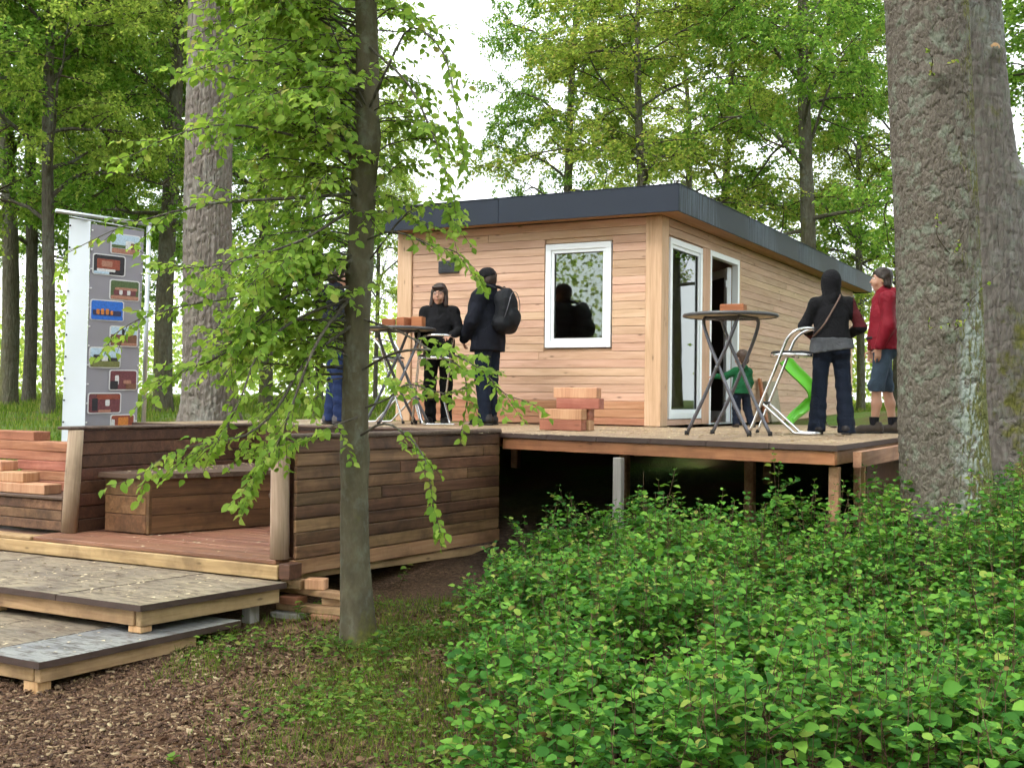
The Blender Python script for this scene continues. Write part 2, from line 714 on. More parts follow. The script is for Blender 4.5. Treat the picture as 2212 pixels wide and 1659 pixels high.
def bark_mat(name, c1, c2, c3, vscale=(9, 9, 2.2), lichen=0.0, zone=None, moss=0.0, moss_dir=(1, 0, 0), bump=.9, moss_h=1.5, lichen_scale=1.3):
    t = NT(name)
    oc = t.obj_coord()
    w = t.noise(oc, 3.0, 3)
    wv = t.n('CombineXYZ')
    t.inp(wv, 0, t.math('MULTIPLY', w, .035))
    t.inp(wv, 2, t.math('MULTIPLY', w, .06))
    v = t.vmath('ADD', oc, wv.outputs[0])
    mv = t.mapping(v, vscale)
    cell = t.voronoi(mv, 1.0, 'DISTANCE_TO_EDGE')
    n1 = t.noise(t.mapping(v, (vscale[0] * 1.6, vscale[1] * 1.6, vscale[2] * 1.6)), 1.0, 6, .65)
    n2 = t.noise(oc, 1.4, 4, .6)
    h = t.math('ADD', t.math('MULTIPLY', t.math('MINIMUM', cell, .22), 3.0), t.math('MULTIPLY', n1, .8))
    col = t.ramp(n1, [(.3, c1), (.52, c2), (.72, c3)])
    col = t.mix(t.math('MULTIPLY', n2, .5), col, c2)
    if lichen > 0:
        l1 = t.noise(t.mapping(oc, (1, 1, .55)), lichen_scale, 5, .6, .3)
        l2 = t.noise(oc, 13.0, 5, .7)
        if zone is not None:                       # a colony around one height of the trunk
            sz = t.n('SeparateXYZ')
            t.inp(sz, 0, oc)
            zz = t.math('ABSOLUTE', t.math('DIVIDE', t.math('SUBTRACT', sz.outputs[2], zone[0]), zone[1]))
            xx = t.math('ABSOLUTE', t.math('DIVIDE', t.math('SUBTRACT', sz.outputs[0], zone[2]), zone[3]))
            l1 = t.math('ADD', l1, t.math('SUBTRACT', .16, t.math('MULTIPLY', t.math('ADD', t.math('MULTIPLY', zz, zz), t.math('MULTIPLY', xx, xx)), .14)))
        lf = t.math('MULTIPLY', t.ramp(l1, [(.50, (0, 0, 0)), (.62, (1, 1, 1))]), t.ramp(l2, [(.42, (0, 0, 0)), (.52, (1, 1, 1))]))
        col = t.mix(t.math('MULTIPLY', lf, lichen), col, (.29, .325, .30))
        l3 = t.noise(oc, 9.0, 4, .6)
        col = t.mix(t.math('MULTIPLY', t.ramp(l3, [(.52, (0, 0, 0)), (.62, (1, 1, 1))]), lichen * .6), col, (.19, .22, .17))
    if moss > 0:
        nv = t.n('NewGeometry').outputs['Normal']
        dp = t.n('VectorMath', operation='DOT_PRODUCT')
        t.inp(dp, 0, nv)
        dp.inputs[1].default_value = moss_dir
        sep = t.n('SeparateXYZ')
        t.inp(sep, 0, oc)
        mh = t.math('SUBTRACT', 1.0, t.math('DIVIDE', sep.outputs[2], moss_h * 2.2), clamp=True)
        mm = t.math('ADD', t.math('MULTIPLY', dp.outputs['Value'], .55), t.math('MULTIPLY', t.noise(oc, 4.0, 5, .65), .9))
        mm = t.math('ADD', mm, t.math('MULTIPLY', mh, .28))
        mf = t.ramp(mm, [(.86, (0, 0, 0)), (1.05, (1, 1, 1))])
        col = t.mix(t.math('MULTIPLY', mf, moss), col, t.ramp(t.noise(oc, 30, 3), [(.3, (.07, .075, .015)), (.7, (.16, .155, .035))]))
    t.principled(col, .85, .2, 0, t.bump(h, bump, .02))
    MATS[name] = t.m


bark_mat('bark_oak', (.07, .058, .046), (.125, .108, .088), (.20, .18, .152), (40, 40, 18), lichen=1.0, zone=(1.45, 1.15, .18, .22), moss=.9, moss_dir=(.95, .3, 0), bump=.45, lichen_scale=1.0)
bark_mat('bark_oak2', (.085, .075, .066), (.15, .132, .118), (.22, .20, .182), (17, 17, 3.0), lichen=.6, moss=.95, moss_dir=(.45, -.4, 0), bump=.8, moss_h=1.3)
bark_mat('bark_furrow', (.085, .07, .06), (.18, .155, .135), (.32, .29, .26), (15, 15, 2.6), lichen=.3, bump=1.0)
bark_mat('bark_smooth', (.06, .05, .033), (.10, .086, .056), (.155, .135, .092), (7, 7, 3), lichen=.22, moss=.85, moss_dir=(.5, -.35, 0), moss_h=.2, bump=.35, lichen_scale=6.5)
bark_mat('bark_dark', (.05, .043, .035), (.095, .082, .066), (.15, .135, .11), (16, 16, 3.5), lichen=.25, bump=.9)
bark_mat('bark_mid', (.06, .053, .038), (.105, .094, .068), (.16, .145, .11), (14, 14, 4), lichen=.25, moss=.5, moss_dir=(-.5, -.6, 0), bump=.9)
plain('twig', (.07, .052, .038), .8, .2, 0, .2)
plain('twig_red', (.13, .075, .05), .8, .2, 0, .25)

leaf_mat('leaf_hornbeam', [(0, (.10, .195, .03)), (.35, (.16, .28, .042)), (.7, (.21, .335, .055)), (.93, (.275, .385, .078)), (1, (.24, .24, .07))], .5, .6, .12, near=True)
leaf_mat('leaf_shrub', [(0, (.018, .075, .012)), (.25, (.042, .145, .02)), (.65, (.085, .225, .03)), (.92, (.155, .315, .045)), (.97, (.25, .32, .065)), (1, (.16, .10, .04))], .25, .6, .12, near=True)
leaf_mat('leaf_back_green', [(0, (.068, .145, .03)), (.5, (.115, .22, .042)), (.85, (.175, .30, .055)), (1, (.23, .30, .068))], .55)
leaf_mat('leaf_back_yellow', [(0, (.095, .155, .032)), (.45, (.16, .24, .045)), (.8, (.235, .30, .058)), (1, (.28, .255, .075))], .55)
leaf_mat('leaf_back_deep', [(0, (.115, .18, .04)), (.5, (.185, .27, .056)), (.85, (.26, .345, .072)), (1, (.31, .34, .085))], .6)
leaf_mat('grass_blade', [(0, (.05, .095, .015)), (.5, (.095, .16, .024)), (.85, (.15, .205, .036)), (1, (.24, .22, .07))], .3)
leaf_mat('weed_leaf', [(0, (.05, .115, .018)), (.5, (.085, .18, .026)), (.85, (.15, .25, .038)), (1, (.22, .21, .06))], .3, .6, .12, near=True)

# ================================================================== the ground
def ground_mat():
    t = NT('ground')
    p = t.geo()
    dp = t.n('VectorMath', operation='DOT_PRODUCT')
    t.inp(dp, 0, p)
    dp.inputs[1].default_value = tuple(FWD)
    d = dp.outputs['Value']
    du = t.n('VectorMath', operation='DOT_PRODUCT')
    t.inp(du, 0, p)
    du.inputs[1].default_value = tuple(RIGHT)
    u = du.outputs['Value']
    n1 = t.noise(p, .9, 5, .6)
    n2 = t.noise(p, 22, 5, .65)
    n3 = t.noise(p, 70, 3, .6)
    soil = t.ramp(n2, [(.3, (.018, .011, .008)), (.5, (.042, .027, .02)), (.68, (.085, .056, .04))])
    chips = t.ramp(t.noise(t.mapping(p, (1, 1, 1), (3, 1, 0)), 34, 4, .6, 1.2), [(.34, (.05, .029, .018)), (.5, (.11, .065, .040)), (.62, (.20, .125, .076)), (.75, (.30, .205, .118))])
    lawn = t.ramp(n2, [(.3, (.05, .095, .018)), (.5, (.085, .16, .026)), (.7, (.13, .20, .036))])
    lawn = t.mix(t.ramp(n1, [(.44, (0, 0, 0)), (.62, (1, 1, 1))]), lawn, (.105, .085, .035))
    f_l = t.math('ADD', t.math('MULTIPLY', t.math('SUBTRACT', d, 11.0), .35), t.math('MULTIPLY', t.math('SUBTRACT', n1, .5), 1.5), clamp=True)
    f_c = t.math('SUBTRACT', 1.0, t.math('ADD', t.math('MULTIPLY', t.math('ADD', u, .95), 1.3), t.math('MULTIPLY', t.math('SUBTRACT', n1, .5), 2.2)), clamp=True)
    col = t.mix(f_c, soil, chips)
    col = t.mix(f_l, col, lawn)
    t.principled(col, .9, .15, 0, t.bump(t.math('ADD', n2, t.math('MULTIPLY', n3, .4)), .8, .03))
    return t.m


us = np.concatenate([-np.geomspace(14, 600, 22)[::-1], np.linspace(-13.5, 13.5, 136), np.geomspace(14, 600, 22)])
ds = np.concatenate([-np.geomspace(.5, 60, 16)[::-1], np.linspace(0, 24, 140), np.geomspace(24.5, 900, 40)])
U, Dd = np.meshgrid(us, ds)
GX = U * cos(YAW) - Dd * sin(YAW)
GY = U * sin(YAW) + Dd * cos(YAW)
GZ = ground_z(GX, GY)
nu, nd = len(us), len(ds)
ii = np.arange(nd - 1)[:, None] * nu + np.arange(nu - 1)[None, :]
fc = np.stack([ii, ii + 1, ii + nu + 1, ii + nu], -1).reshape(-1, 4)
ground = mesh_obj('ground', np_mesh('ground', np.stack([GX, GY, GZ], -1).reshape(-1, 3), fc, True, ground_mat()))
tag(ground, 'sloping woodland floor of wood chips, bare soil and lawn', None, None, 'structure')

# ================================================================== boxes with shared meshes
_cache = {}


def slab(name, x0, x1, y0, y1, z0, z1, mat, parent=None, c=.004, rot=(0, 0, 0), jit=0.0):
    key = (round(x1 - x0, 4), round(y1 - y0, 4), round(z1 - z0, 4), c, mat)
    if key not in _cache:
        a, b, h = (x1 - x0) / 2, (y1 - y0) / 2, (z1 - z0) / 2
        _cache[key] = MB().box(-a, a, -b, b, -h, h, c).mesh(name, MATS[mat])
    j = [random.uniform(-jit, jit) for _ in range(3)] if jit else (0, 0, 0)
    return mesh_obj(name, _cache[key], None, parent, ((x0 + x1) / 2 + j[0], (y0 + y1) / 2 + j[1], (z0 + z1) / 2 + j[2]), rot)


def panel(name, poly, z0, z1, mtop, mside, parent=None):
    """sheet of plywood: top face and dark edges"""
    c = np.mean(np.array(poly), axis=0)
    m = MB().prism([(p[0] - c[0], p[1] - c[1]) for p in poly], z0, z1)
    me = m.mesh(name, MATS[mtop])
    me.materials.append(MATS[mside])
    n = len(poly)
    for i, pl in enumerate(me.polygons):
        pl.material_index = 0 if i == 1 else 1
    return mesh_obj(name, me, None, parent, (c[0], c[1], 0))


# ================================================================== the cabin
HX, HY, DZ = -4.93, 12.76, 1.30
W, LN, HT = 3.73, 10.3, 2.49
cabin = empty('timber_cabin', (HX, HY, DZ), 0, 'small larch clad cabin with flat dark metal roof edge on the deck', 'cabin')

fw = MB()                       # wall core behind the front boards
for a in ((-W, -1.56, .03, .14, .012, HT), (-.64, -.02, .03, .14, .012, HT), (-1.56, -.64, .03, .14, .012, .93), (-1.56, -.64, .03, .14, 2.24, HT)):
    fw.box(*a)
fwo = fw.build('front_wall', MATS['larch_x'], cabin)
rows = 25
rh = HT / rows
for k in range(rows):
    z0, z1 = k * rh + .0022 + .012 * (k == 0), (k + 1) * rh - .0022
    zm = (z0 + z1) / 2
    if .90 < zm < 2.26:
        spans = [(-W + .222, -1.556), (-.638, -.203)]
    elif k in (2, 5, 8, 23):
        s = random.uniform(-2.6, -1.2)
        spans = [(-W + .222, s - .001), (s + .001, -.203)]
    else:
        spans = [(-W + .222, -.203)]
    for a, b in spans:
        slab('board', a, b, -.004, .022, z0, z1, 'larch_wet' if k < 2 or (k == 2 and a < -1.6) or (k == 3 and random.random() < .4) else 'larch_x', fwo, .003, (random.uniform(-.012, .012), 0, 0), .0012)
slab('corner_post', -.2, .005, -.035, .2, .003, HT, 'larch_z', cabin, .006)
slab('corner_post', -W - .005, -W + .218, -.035, .2, .003, HT, 'larch_z', cabin, .006)
slab('corner_post', -.16, .005, LN - .16, LN, .003, HT, 'larch_z', cabin, .006)

TW = (.235, 1.40, .085, 2.27)         # tall window on the side wall: y0, y1, z0, z1
DR = (1.72, 2.97, .0, 2.29)           # door opening
rw = MB()
for a in ((-.14, -.03, .2, TW[0], .012, HT), (-.14, -.03, TW[1], DR[0], .012, HT), (-.14, -.03, DR[1], LN - .16, .012, HT),
          (-.14, -.03, TW[0], TW[1], .012, TW[2]), (-.14, -.03, TW[0], TW[1], TW[3], HT), (-.14, -.03, DR[0], DR[1], DR[3], HT)):
    rw.box(*a)
rwo = rw.build('side_wall', MATS['larch_y'], cabin)
for k in range(rows):
    z0, z1 = k * rh + .0022 + .012 * (k == 0), (k + 1) * rh - .0022
    zm = (z0 + z1) / 2
    if zm > 2.31:
        spans = [(.205, 3.05), (3.053, LN - .163)]
    else:
        s = 3.05 + (.37 * (k * 7 % 13) + .9)
        spans = [(3.05, s - .001), (s + .001, LN - .163)]
    for a, b in spans:
        slab('board', -.022, .004, a, b, z0, z1, 'larch_y', rwo, .003, (0, random.uniform(-.012, .012), 0), .0012)
slab('jamb_board', -.025, .006, TW[1] + .012, DR[0] - .012, .016, 2.29, 'larch_z', rwo, .003)
slab('jamb_board', -.025, .006, DR[1] + .012, 3.045, .016, 2.29, 'larch_z', rwo, .003)
slab('sill_board', -.025, .004, .205, TW[1] + .008, .014, TW[2] - .006, 'larch_y', rwo, .003)
slab('left_wall', -W + .02, -W + .13, .2, LN, .012, HT, 'larch_y', cabin, .003)
slab('back_wall', -W + .132, -.165, LN - .13, LN - .02, .012, HT, 'larch_x', cabin, .003)
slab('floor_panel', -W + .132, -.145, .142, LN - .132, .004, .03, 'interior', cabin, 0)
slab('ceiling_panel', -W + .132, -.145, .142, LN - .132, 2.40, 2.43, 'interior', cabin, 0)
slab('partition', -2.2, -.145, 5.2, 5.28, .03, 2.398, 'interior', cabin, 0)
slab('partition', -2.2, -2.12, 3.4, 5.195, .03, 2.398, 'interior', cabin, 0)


def ring(m, x0, x1, z0, z1, w, y0, y1, ax):
    """rectangular frame of width w; ax=0: in the xz plane, ax=1: in the yz plane"""
    for a, b, c, d in ((x0, x1, z0, z0 + w), (x0, x1, z1 - w, z1), (x0, x0 + w, z0 + w, z1 - w), (x1 - w, x1, z0 + w, z1 - w)):
        if ax == 0:
            m.box(a, b, y0, y1, c, d, .004)
        else:
            m.box(y0, y1, a, b, c, d, .004)


def window(name, x0, x1, z0, z1, ax, s):
    """white window: outer frame, sash set back, pane; s = sign of the outward direction"""
    m = MB()
    ring(m, x0, x1, z0, z1, .075, *sorted((s * .012, -s * .06)), ax)
    f = m.build(name, MATS['white_pvc'], cabin)
    m = MB()
    ring(m, x0 + .06, x1 - .06, z0 + .06, z1 - .06, .055, *sorted((-s * .006, -s * .05)), ax)
    m.build('sash', MATS['white_pvc'], f)
    m = MB()
    ring(m, x0 + .112, x1 - .112, z0 + .112, z1 - .112, .012, *sorted((-s * .018, -s * .045)), ax)
    m.build('gasket', MATS['dark_gasket'], f)
    m = MB()
    a = (x0 + .118, x1 - .118)
    b = sorted((-s * .028, -s * .034))
    m.box(*(a + tuple(b) if ax == 0 else tuple(b) + a), z0 + .118, z1 - .118)
    m.build('pane', MATS['glass'], f)
    return f


window('window', -1.54, -.655, .945, 2.225, 0, -1)
window('tall_window', TW[0] + .004, TW[1] - .004, TW[2] + .004, TW[3] - .004, 1, 1)

m = MB()                                                            # door frame
for a in ((DR[0], DR[0] + .055, .003, DR[3]), (DR[1] - .075, DR[1], .003, DR[3]), (DR[0] + .055, DR[1] - .075, DR[3] - .075, DR[3])):
    m.box(-.08, .008, a[0], a[1], a[2], a[3], .004)
m.build('door_frame', MATS['white_pvc'], cabin)
slab('door_threshold', -.13, .0, DR[0] + .056, DR[1] - .076, .004, .024, 'galv', cabin, .003)
dl = empty('door_pivot', (0, 0, 0), 0, parent=None)
bpy.data.objects.remove(dl)
door = MB().box(-1.02, 0, -.065, 0, -1.08, 1.08, .004).build('door', MATS['white_pvc'], cabin, (-.085, DR[1] - .085, 1.105), (0, 0, radians(-52)))
MB().box(-.90, -.12, -.071, -.066, -.93, .95).build('pane', MATS['dark_gasket'], door)
for z in (-.85, 0.0, .85):
    MB().box(-.03, .012, -.09, -.068, z - .05, z + .05, .004).build('hinge', MATS['galv'], door)
mh = MB()
mh.tube([(-.95, -.07, -.03), (-.95, -.115, -.03), (-.84, -.115, -.03)], .009, 8)
mh.build('handle', MATS['galv'], door)

vent = MB()
vp = at(961, 584, 14.9)
vx = -2.94
vent.box(vx - .155, vx + .155, -.035, -.007, 1.93, 2.09, .006)
vo = vent.build('vent', MATS['vent_dark'], cabin)
for k in range(5):
    MB().box(vx - .135, vx + .135, -.042, -.036, 1.95 + k * .026, 1.965 + k * .026).build('louvre', MATS['vent_dark'], vo)

# roof: slab, soffit, metal fascia panels
OV = .3
RZ0, RZ1 = HT, 2.785
slab('roof', -W + .0, OV - .03, -OV + .03, LN + .2, HT + .02, RZ1 - .03, 'fascia', cabin, 0)
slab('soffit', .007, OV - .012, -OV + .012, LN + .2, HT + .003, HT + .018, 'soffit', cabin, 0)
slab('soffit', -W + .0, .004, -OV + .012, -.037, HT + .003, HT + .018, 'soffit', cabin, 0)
sx = -2.05
slab('fascia_panel', -W - .02, sx - .002, -OV - .012, -OV + .01, RZ0 - .012, RZ1, 'fascia', cabin, .003)
slab('fascia_panel', sx + .002, OV + .010, -OV - .016, -OV + .006, RZ0 - .012, RZ1, 'fascia', cabin, .003)
ys = [-OV + .008, 2.4, 5.0, 7.7, LN + .25]
for a, b in zip(ys[:-1], ys[1:]):
    slab('fascia_panel', OV - .010, OV + .012, a + .002, b - .002, RZ0 - .012, RZ1, 'fascia_streaked', cabin, .003)
slab('fascia_panel', -W - .022, -W - .002, -OV + .012, LN + .25, RZ0 - .012, RZ1, 'fascia', cabin, .003)
slab('fascia_panel', -W, OV - .014, LN + .23, LN + .25, RZ0 - .012, RZ1, 'fascia', cabin, .003)
slab('roof_flashing', -W - .024, OV + .018, -OV - .022, -OV + .02, RZ1 + .001, RZ1 + .012, 'fascia', cabin, .002)
slab('roof_flashing', OV - .02, OV + .02, -OV + .022, LN + .255, RZ1 + .001, RZ1 + .012, 'fascia_streaked', cabin, .002)
slab('roof_sheet', -W - .0, OV - .014, -OV + .012, LN + .228, RZ1 - .028, RZ1 - .012, 'fascia', cabin, 0)

# lamps lit inside the cabin
for i, (x, y, lab) in enumerate(((-1.02, 1.15, 'left of two lit round ceiling lamps seen through the front window'),
                                 (-.82, 1.3, 'right of two lit round ceiling lamps seen through the front window'))):
    L = empty('ceiling_lamp', (HX + x, HY + y, DZ + 2.398), 0, lab, 'lamp', 'lit lamps inside the cabin')
    MB().lathe([(.0, 0), (.05, 0), (.05, -.02), (.012, -.03), (.012, -.12), (.0, -.12)], n=16).build('stem', MATS['galv'], L)
    MB().lathe([(.001, -.12), (.03, -.125), (.045, -.16), (.03, -.2), (.001, -.21)], n=16).build('bulb', MATS['bulb'], L)
L = empty('wall_lamp', (HX - 1.35, HY + 5.195, DZ + 1.86), 0, 'small lit wall lamp seen inside through the open door', 'lamp')
MB().box(-.04, .04, -.02, 0, -.05, .05, .006).build('bracket', MATS['galv'], L)
MB().lathe([(.001, -.07), (.04, -.06), (.07, -.01), (.05, .05), (.001, .06)], (0, -.085, 0), 16).build('bulb', MATS['bulb'], L)

# ================================================================== the deck
deck = empty('wooden_deck', (0, 0, 0), 0, 'raised timber deck of plywood sheets around the cabin on posts', 'deck')


def dfront(x):
    return 9.24 + (8.50 - 9.24) * (x + 5.14) / (5.14 - 1.92) if x > -5.16 else 9.24


xs = [-9.9, -9.2, -8.5, -7.85, -7.2, -6.55, -5.75, -5.15, -4.6, -4.06, -3.53, -3.0, -2.46, -1.92]
for i in range(len(xs) - 1):
    a, b = xs[i] + .003, xs[i + 1] - .003
    cuts = [None, 10.9 + .15 * (i % 2), 12.72]
    if a > -4.95:
        cuts += [14.3, 15.9]
    for j in range(len(cuts) - 1):
        f0, f1 = (dfront(a), dfront(b)) if j == 0 else (cuts[j] + .003,) * 2
        e = cuts[j + 1] - .003
        panel('sheet', [(a, f0), (b, f1), (b, e), (a, e)], DZ - .042 + random.uniform(-.004, 0), DZ - random.uniform(0, .003), 'ply_deck', 'ply_edge', deck)
# front beam follows the slightly skewed edge
ang = math.atan2(8.50 - 9.24, 5.14 - 1.92)
bl = sqrt((5.12 - 1.95) ** 2 + .73 ** 2)
bx, by = -(5.12 + 1.95) / 2, (dfront(-5.12) + dfront(-1.95)) / 2
m = MB().box(-bl / 2, bl / 2, .02, .07, -.05, .05, .004)
m.build('edge_beam', MATS['deck_beam'], deck, (bx, by, DZ - .048 - .05), (0, 0, ang))
slab('edge_beam_end', -2.0, -1.945, 8.555, 8.60, DZ - .15, DZ - .048, 'deck_beam_y', deck, .004)
slab('side_beam', -2.0, -1.945, 8.605, 15.85, DZ - .15, DZ - .048, 'deck_beam_y', deck, .004)
for k in range(9):
    x = -9.4 + k * .95
    y0 = dfront(x) + .14
    slab('joist', x - .03, x + .03, y0, 12.7, DZ - .16, DZ - .048, 'deck_beam_y', deck, 0)


def post(x, y, w, mat, z1=DZ - .165, dx=0):
    z0 = float(ground_z(x, y)) - .1
    slab('post', x - w / 2, x + w / 2, y - w / 2, y + w / 2, z0, z1, mat, deck, .006)


q_ = at(1336, 1040, 9.55)
post(q_[0], q_[1], .075, 'grey_post_z')
q_ = at(1803, 1040, 8.55)
post(q_[0], q_[1], .075, 'deck_beam_y')
post(-1.975, 9.45, .05, 'deck_beam_y')
post(-1.99, 9.75, .035, 'pine_z')
post(-3.2, 10.6, .09, 'deck_beam_y')
post(-4.6, 10.9, .09, 'deck_beam_y')
post(-2.1, 12.0, .09, 'deck_beam_y')
post(-6.4, 11.9, .09, 'deck_beam_y')
post(-8.9, 11.9, .09, 'deck_beam_y')
post(-3.6, 12.6, .09, 'deck_beam_y')
slab('back_light_block', -9.9, -2.02, 14.2, 14.25, .3, DZ - .05, 'dark_stain_x', deck, 0)  # added dark board, blocks light from the lawn behind under the deck
slab('side_light_block', -9.88, -9.83, 9.3, 14.1, .2, DZ - .05, 'dark_stain_x', deck, 0)
slab('side_light_block', -2.12, -2.07, 10.3, 14.15, .5, DZ - .17, 'dark_stain_x', deck, 0)  # added board, mostly out of view, keeps side light from under the deck
slab('deck_under_house', -9.0, -4.96, 12.73, 23.2, DZ - .16, DZ - .05, 'deck_beam_y', deck, 0)

# ================================================================== sunken landing with planked walls and benches
LZ = .43
land = empty('sunken_landing', (0, 0, 0), 0, 'sunken timber landing with dark planked walls beside the steps', 'landing')
# right wall (boards run away from the camera)
RWA = -math.atan2(.21, 2.6)
rwall = slab('right_wall', -5.325, -5.27, 6.62, 9.24, LZ + .01, DZ - .03, 'dark_stain_x', land, 0, (0, 0, RWA))
rz_mid = (LZ + .01 + DZ - .03) / 2
nb = 9
bh = (DZ - .01 - LZ) / nb
for k in range(nb):
    z0, z1 = LZ + k * bh + .002, LZ + (k + 1) * bh - .002
    cut = -1.31 + ((k * 5) % 9 + 2) * .235
    for a, b in ((-1.33, cut - .002), (cut + .002, 1.31)):
        slab('board', .031, .062, a, b, z0 - rz_mid, z1 - rz_mid, 'brown_stain_y', rwall, .006, (0, random.uniform(-.03, .03), 0), .002)
slab('bottom_rail', -5.31, -5.24, 6.60, 9.26, LZ - .115, LZ - .006, 'deck_beam_y', land, .006, (0, 0, RWA))
slab('capping', -5.36, -5.22, 6.50, 9.25, DZ - .006, DZ + .036, 'capping', land, .012, (0, 0, RWA))
# posts at the two ends
for (x, y, lean, zt) in ((-5.46, 6.56, -.012, DZ - .01), (-7.98, 6.84, .075, DZ + .0)):
    m = MB()
    V, Fc = tube_geo([(0, 0, 0), (0, 0, .3), (0, 0, .6), (0, 0, zt - LZ)], [.074, .073, .071, .069], 18)
    V[:, 1] *= .85
    m.add(V, Fc, True)
    m.build('post', MATS['post_grey'], land, (x, y, LZ + .004), (0, lean, 0))
# left wall and back wall, dark stained
lwall = slab('left_wall', -8.02, -7.97, 6.9, 9.2, LZ + .01, DZ - .02, 'dark_stain_x', land, 0)
for k in range(8):
    h = (DZ - LZ) / 8
    bd = slab('board', -7.965, -7.935, 6.9, 9.2, LZ + k * h + .003, LZ + (k + 1) * h - .003, 'dark_stain_x', None, .005, (0, random.uniform(-.02, .02), 0), .002)
    bd.parent = lwall
    bd.location = (bd.location.x + 7.995, bd.location.y - 8.05, bd.location.z - (LZ + .01 + DZ - .02) / 2)
bwall = slab('back_wall', -7.9, -5.3, 9.13, 9.17, LZ + .01, DZ - .03, 'dark_stain_x', land, 0)
for k in range(8):
    h = (DZ - .03 - LZ) / 8
    bd = slab('board', -7.925, -5.3, 9.095, 9.125, LZ + k * h + .003, LZ + (k + 1) * h - .003, 'dark_stain_x', None, .005, (random.uniform(-.02, .02), 0, 0), .002)
    bd.parent = bwall
    bd.location = (bd.location.x + 6.6, bd.location.y - 9.15, bd.location.z - (LZ + .01 + DZ - .03) / 2)
slab('capping', -8.07, -7.9, 6.77, 9.22, DZ + .002, DZ + .03, 'capping', land, .01)
slab('capping', -7.89, -5.33, 9.06, 9.20, DZ - .004, DZ + .026, 'capping', land, .01)
# floor planks and the big front beam
fl = slab('floor_base', -9.3, -5.45, 6.6, 8.9, LZ - .10, LZ - .032, 'dark_stain_x', land, 0)
for k in range(17):
    y = 6.49 + k * .142
    x0 = -8.08 if k > 0 else -8.0
    bd = slab('plank', x0, -5.44, y, y + .137, LZ - .03, LZ + random.uniform(-.002, .002), 'landing_floor', land, .004)
slab('front_beam', -9.6, -5.40, 6.465, 6.56, LZ - .135, LZ - .034, 'pine_x', land, .006)
slab('front_board', -9.6, -8.01, 6.47, 6.62, LZ - .030, LZ - .002, 'pine_x', land, .004)
slab('side_beam', -5.33, -5.28, 6.7, 9.2, LZ - .19, LZ - .12, 'pine_y', land, .005, (radians(-1.2), 0, RWA - .03))
# benches
bench = empty('built_in_bench', (0, 0, 0), 0, 'brown plank bench built along the dark wall of the sunken landing', 'bench')
BT = LZ + .47
P = [(-7.80, 7.06), (-7.30, 7.08), (-6.82, 8.48), (-6.70, 8.90), (-7.80, 8.90)]
panel('seat', [(P[0][0] - .03, P[0][1] - .05), (P[1][0] + .04, P[1][1] - .045), (P[2][0] + .06, P[2][1]), (P[3][0] + .05, P[3][1]), P[4]], BT, BT + .04, 'capping', 'capping', bench)
bdx, bdy = P[2][0] - P[1][0], P[2][1] - P[1][1]
bL = sqrt(bdx * bdx + bdy * bdy)
for k in range(3):
    h = .465 / 3
    z = LZ + .008 + k * h + h / 2
    m = MB().box(-.015, .015, -bL / 2, bL / 2, -h / 2 + .002, h / 2 - .002, .004)
    m.build('board', MATS['bench_wood'], bench, ((P[1][0] + P[2][0]) / 2, (P[1][1] + P[2][1]) / 2, z), (0, 0, -math.atan2(bdx, bdy)))
    slab('end_board', P[0][0], P[1][0] - .02, P[0][1], P[0][1] + .03, z - h / 2 + .002, z + h / 2 - .002, 'bench_wood', bench, .004)
slab('corner_batten', P[1][0] - .018, P[1][0] + .02, P[1][1] - .02, P[1][1] + .016, LZ + .008, BT - .003, 'bench_wood', bench, .004)
bench2 = empty('built_in_bench', (0, 0, 0), 0, 'short narrow bench against the inner side of the right planked wall', 'bench')
slab('seat', -5.83, -5.46, 6.86, 8.6, BT - .07, BT - .03, 'capping', bench2, .006)
for k in range(3):
    h = .39 / 3
    z = LZ + .008 + k * h + h / 2
    slab('end_board', -5.78, -5.47, 6.93, 6.96, z - h / 2 + .002, z + h / 2 - .002, 'dark_stain_x', bench2, .004)
    slab('board', -5.79, -5.76, 6.965, 8.55, z - h / 2 + .002, z + h / 2 - .002, 'bench_wood', bench2, .004)

# plinth left of the landing that carries the stack of beams
plinth = empty('plank_plinth', (0, 0, 0), 0, 'low dark plank plinth left of the landing under the stacked beams', 'plinth')
for k in range(3):
    slab('board', -9.75, -8.10, 6.86, 6.9, LZ + .002 + k * .088, LZ + .084 + k * .088, 'brown_stain_y', plinth, .005)
slab('top_board', -9.75, -8.06, 6.83, 8.2, LZ + .268, LZ + .296, 'capping', plinth, .006)
slab('side_board', -8.13, -8.10, 6.905, 8.2, LZ + .002, LZ + .266, 'brown_stain_y', plinth, .004)

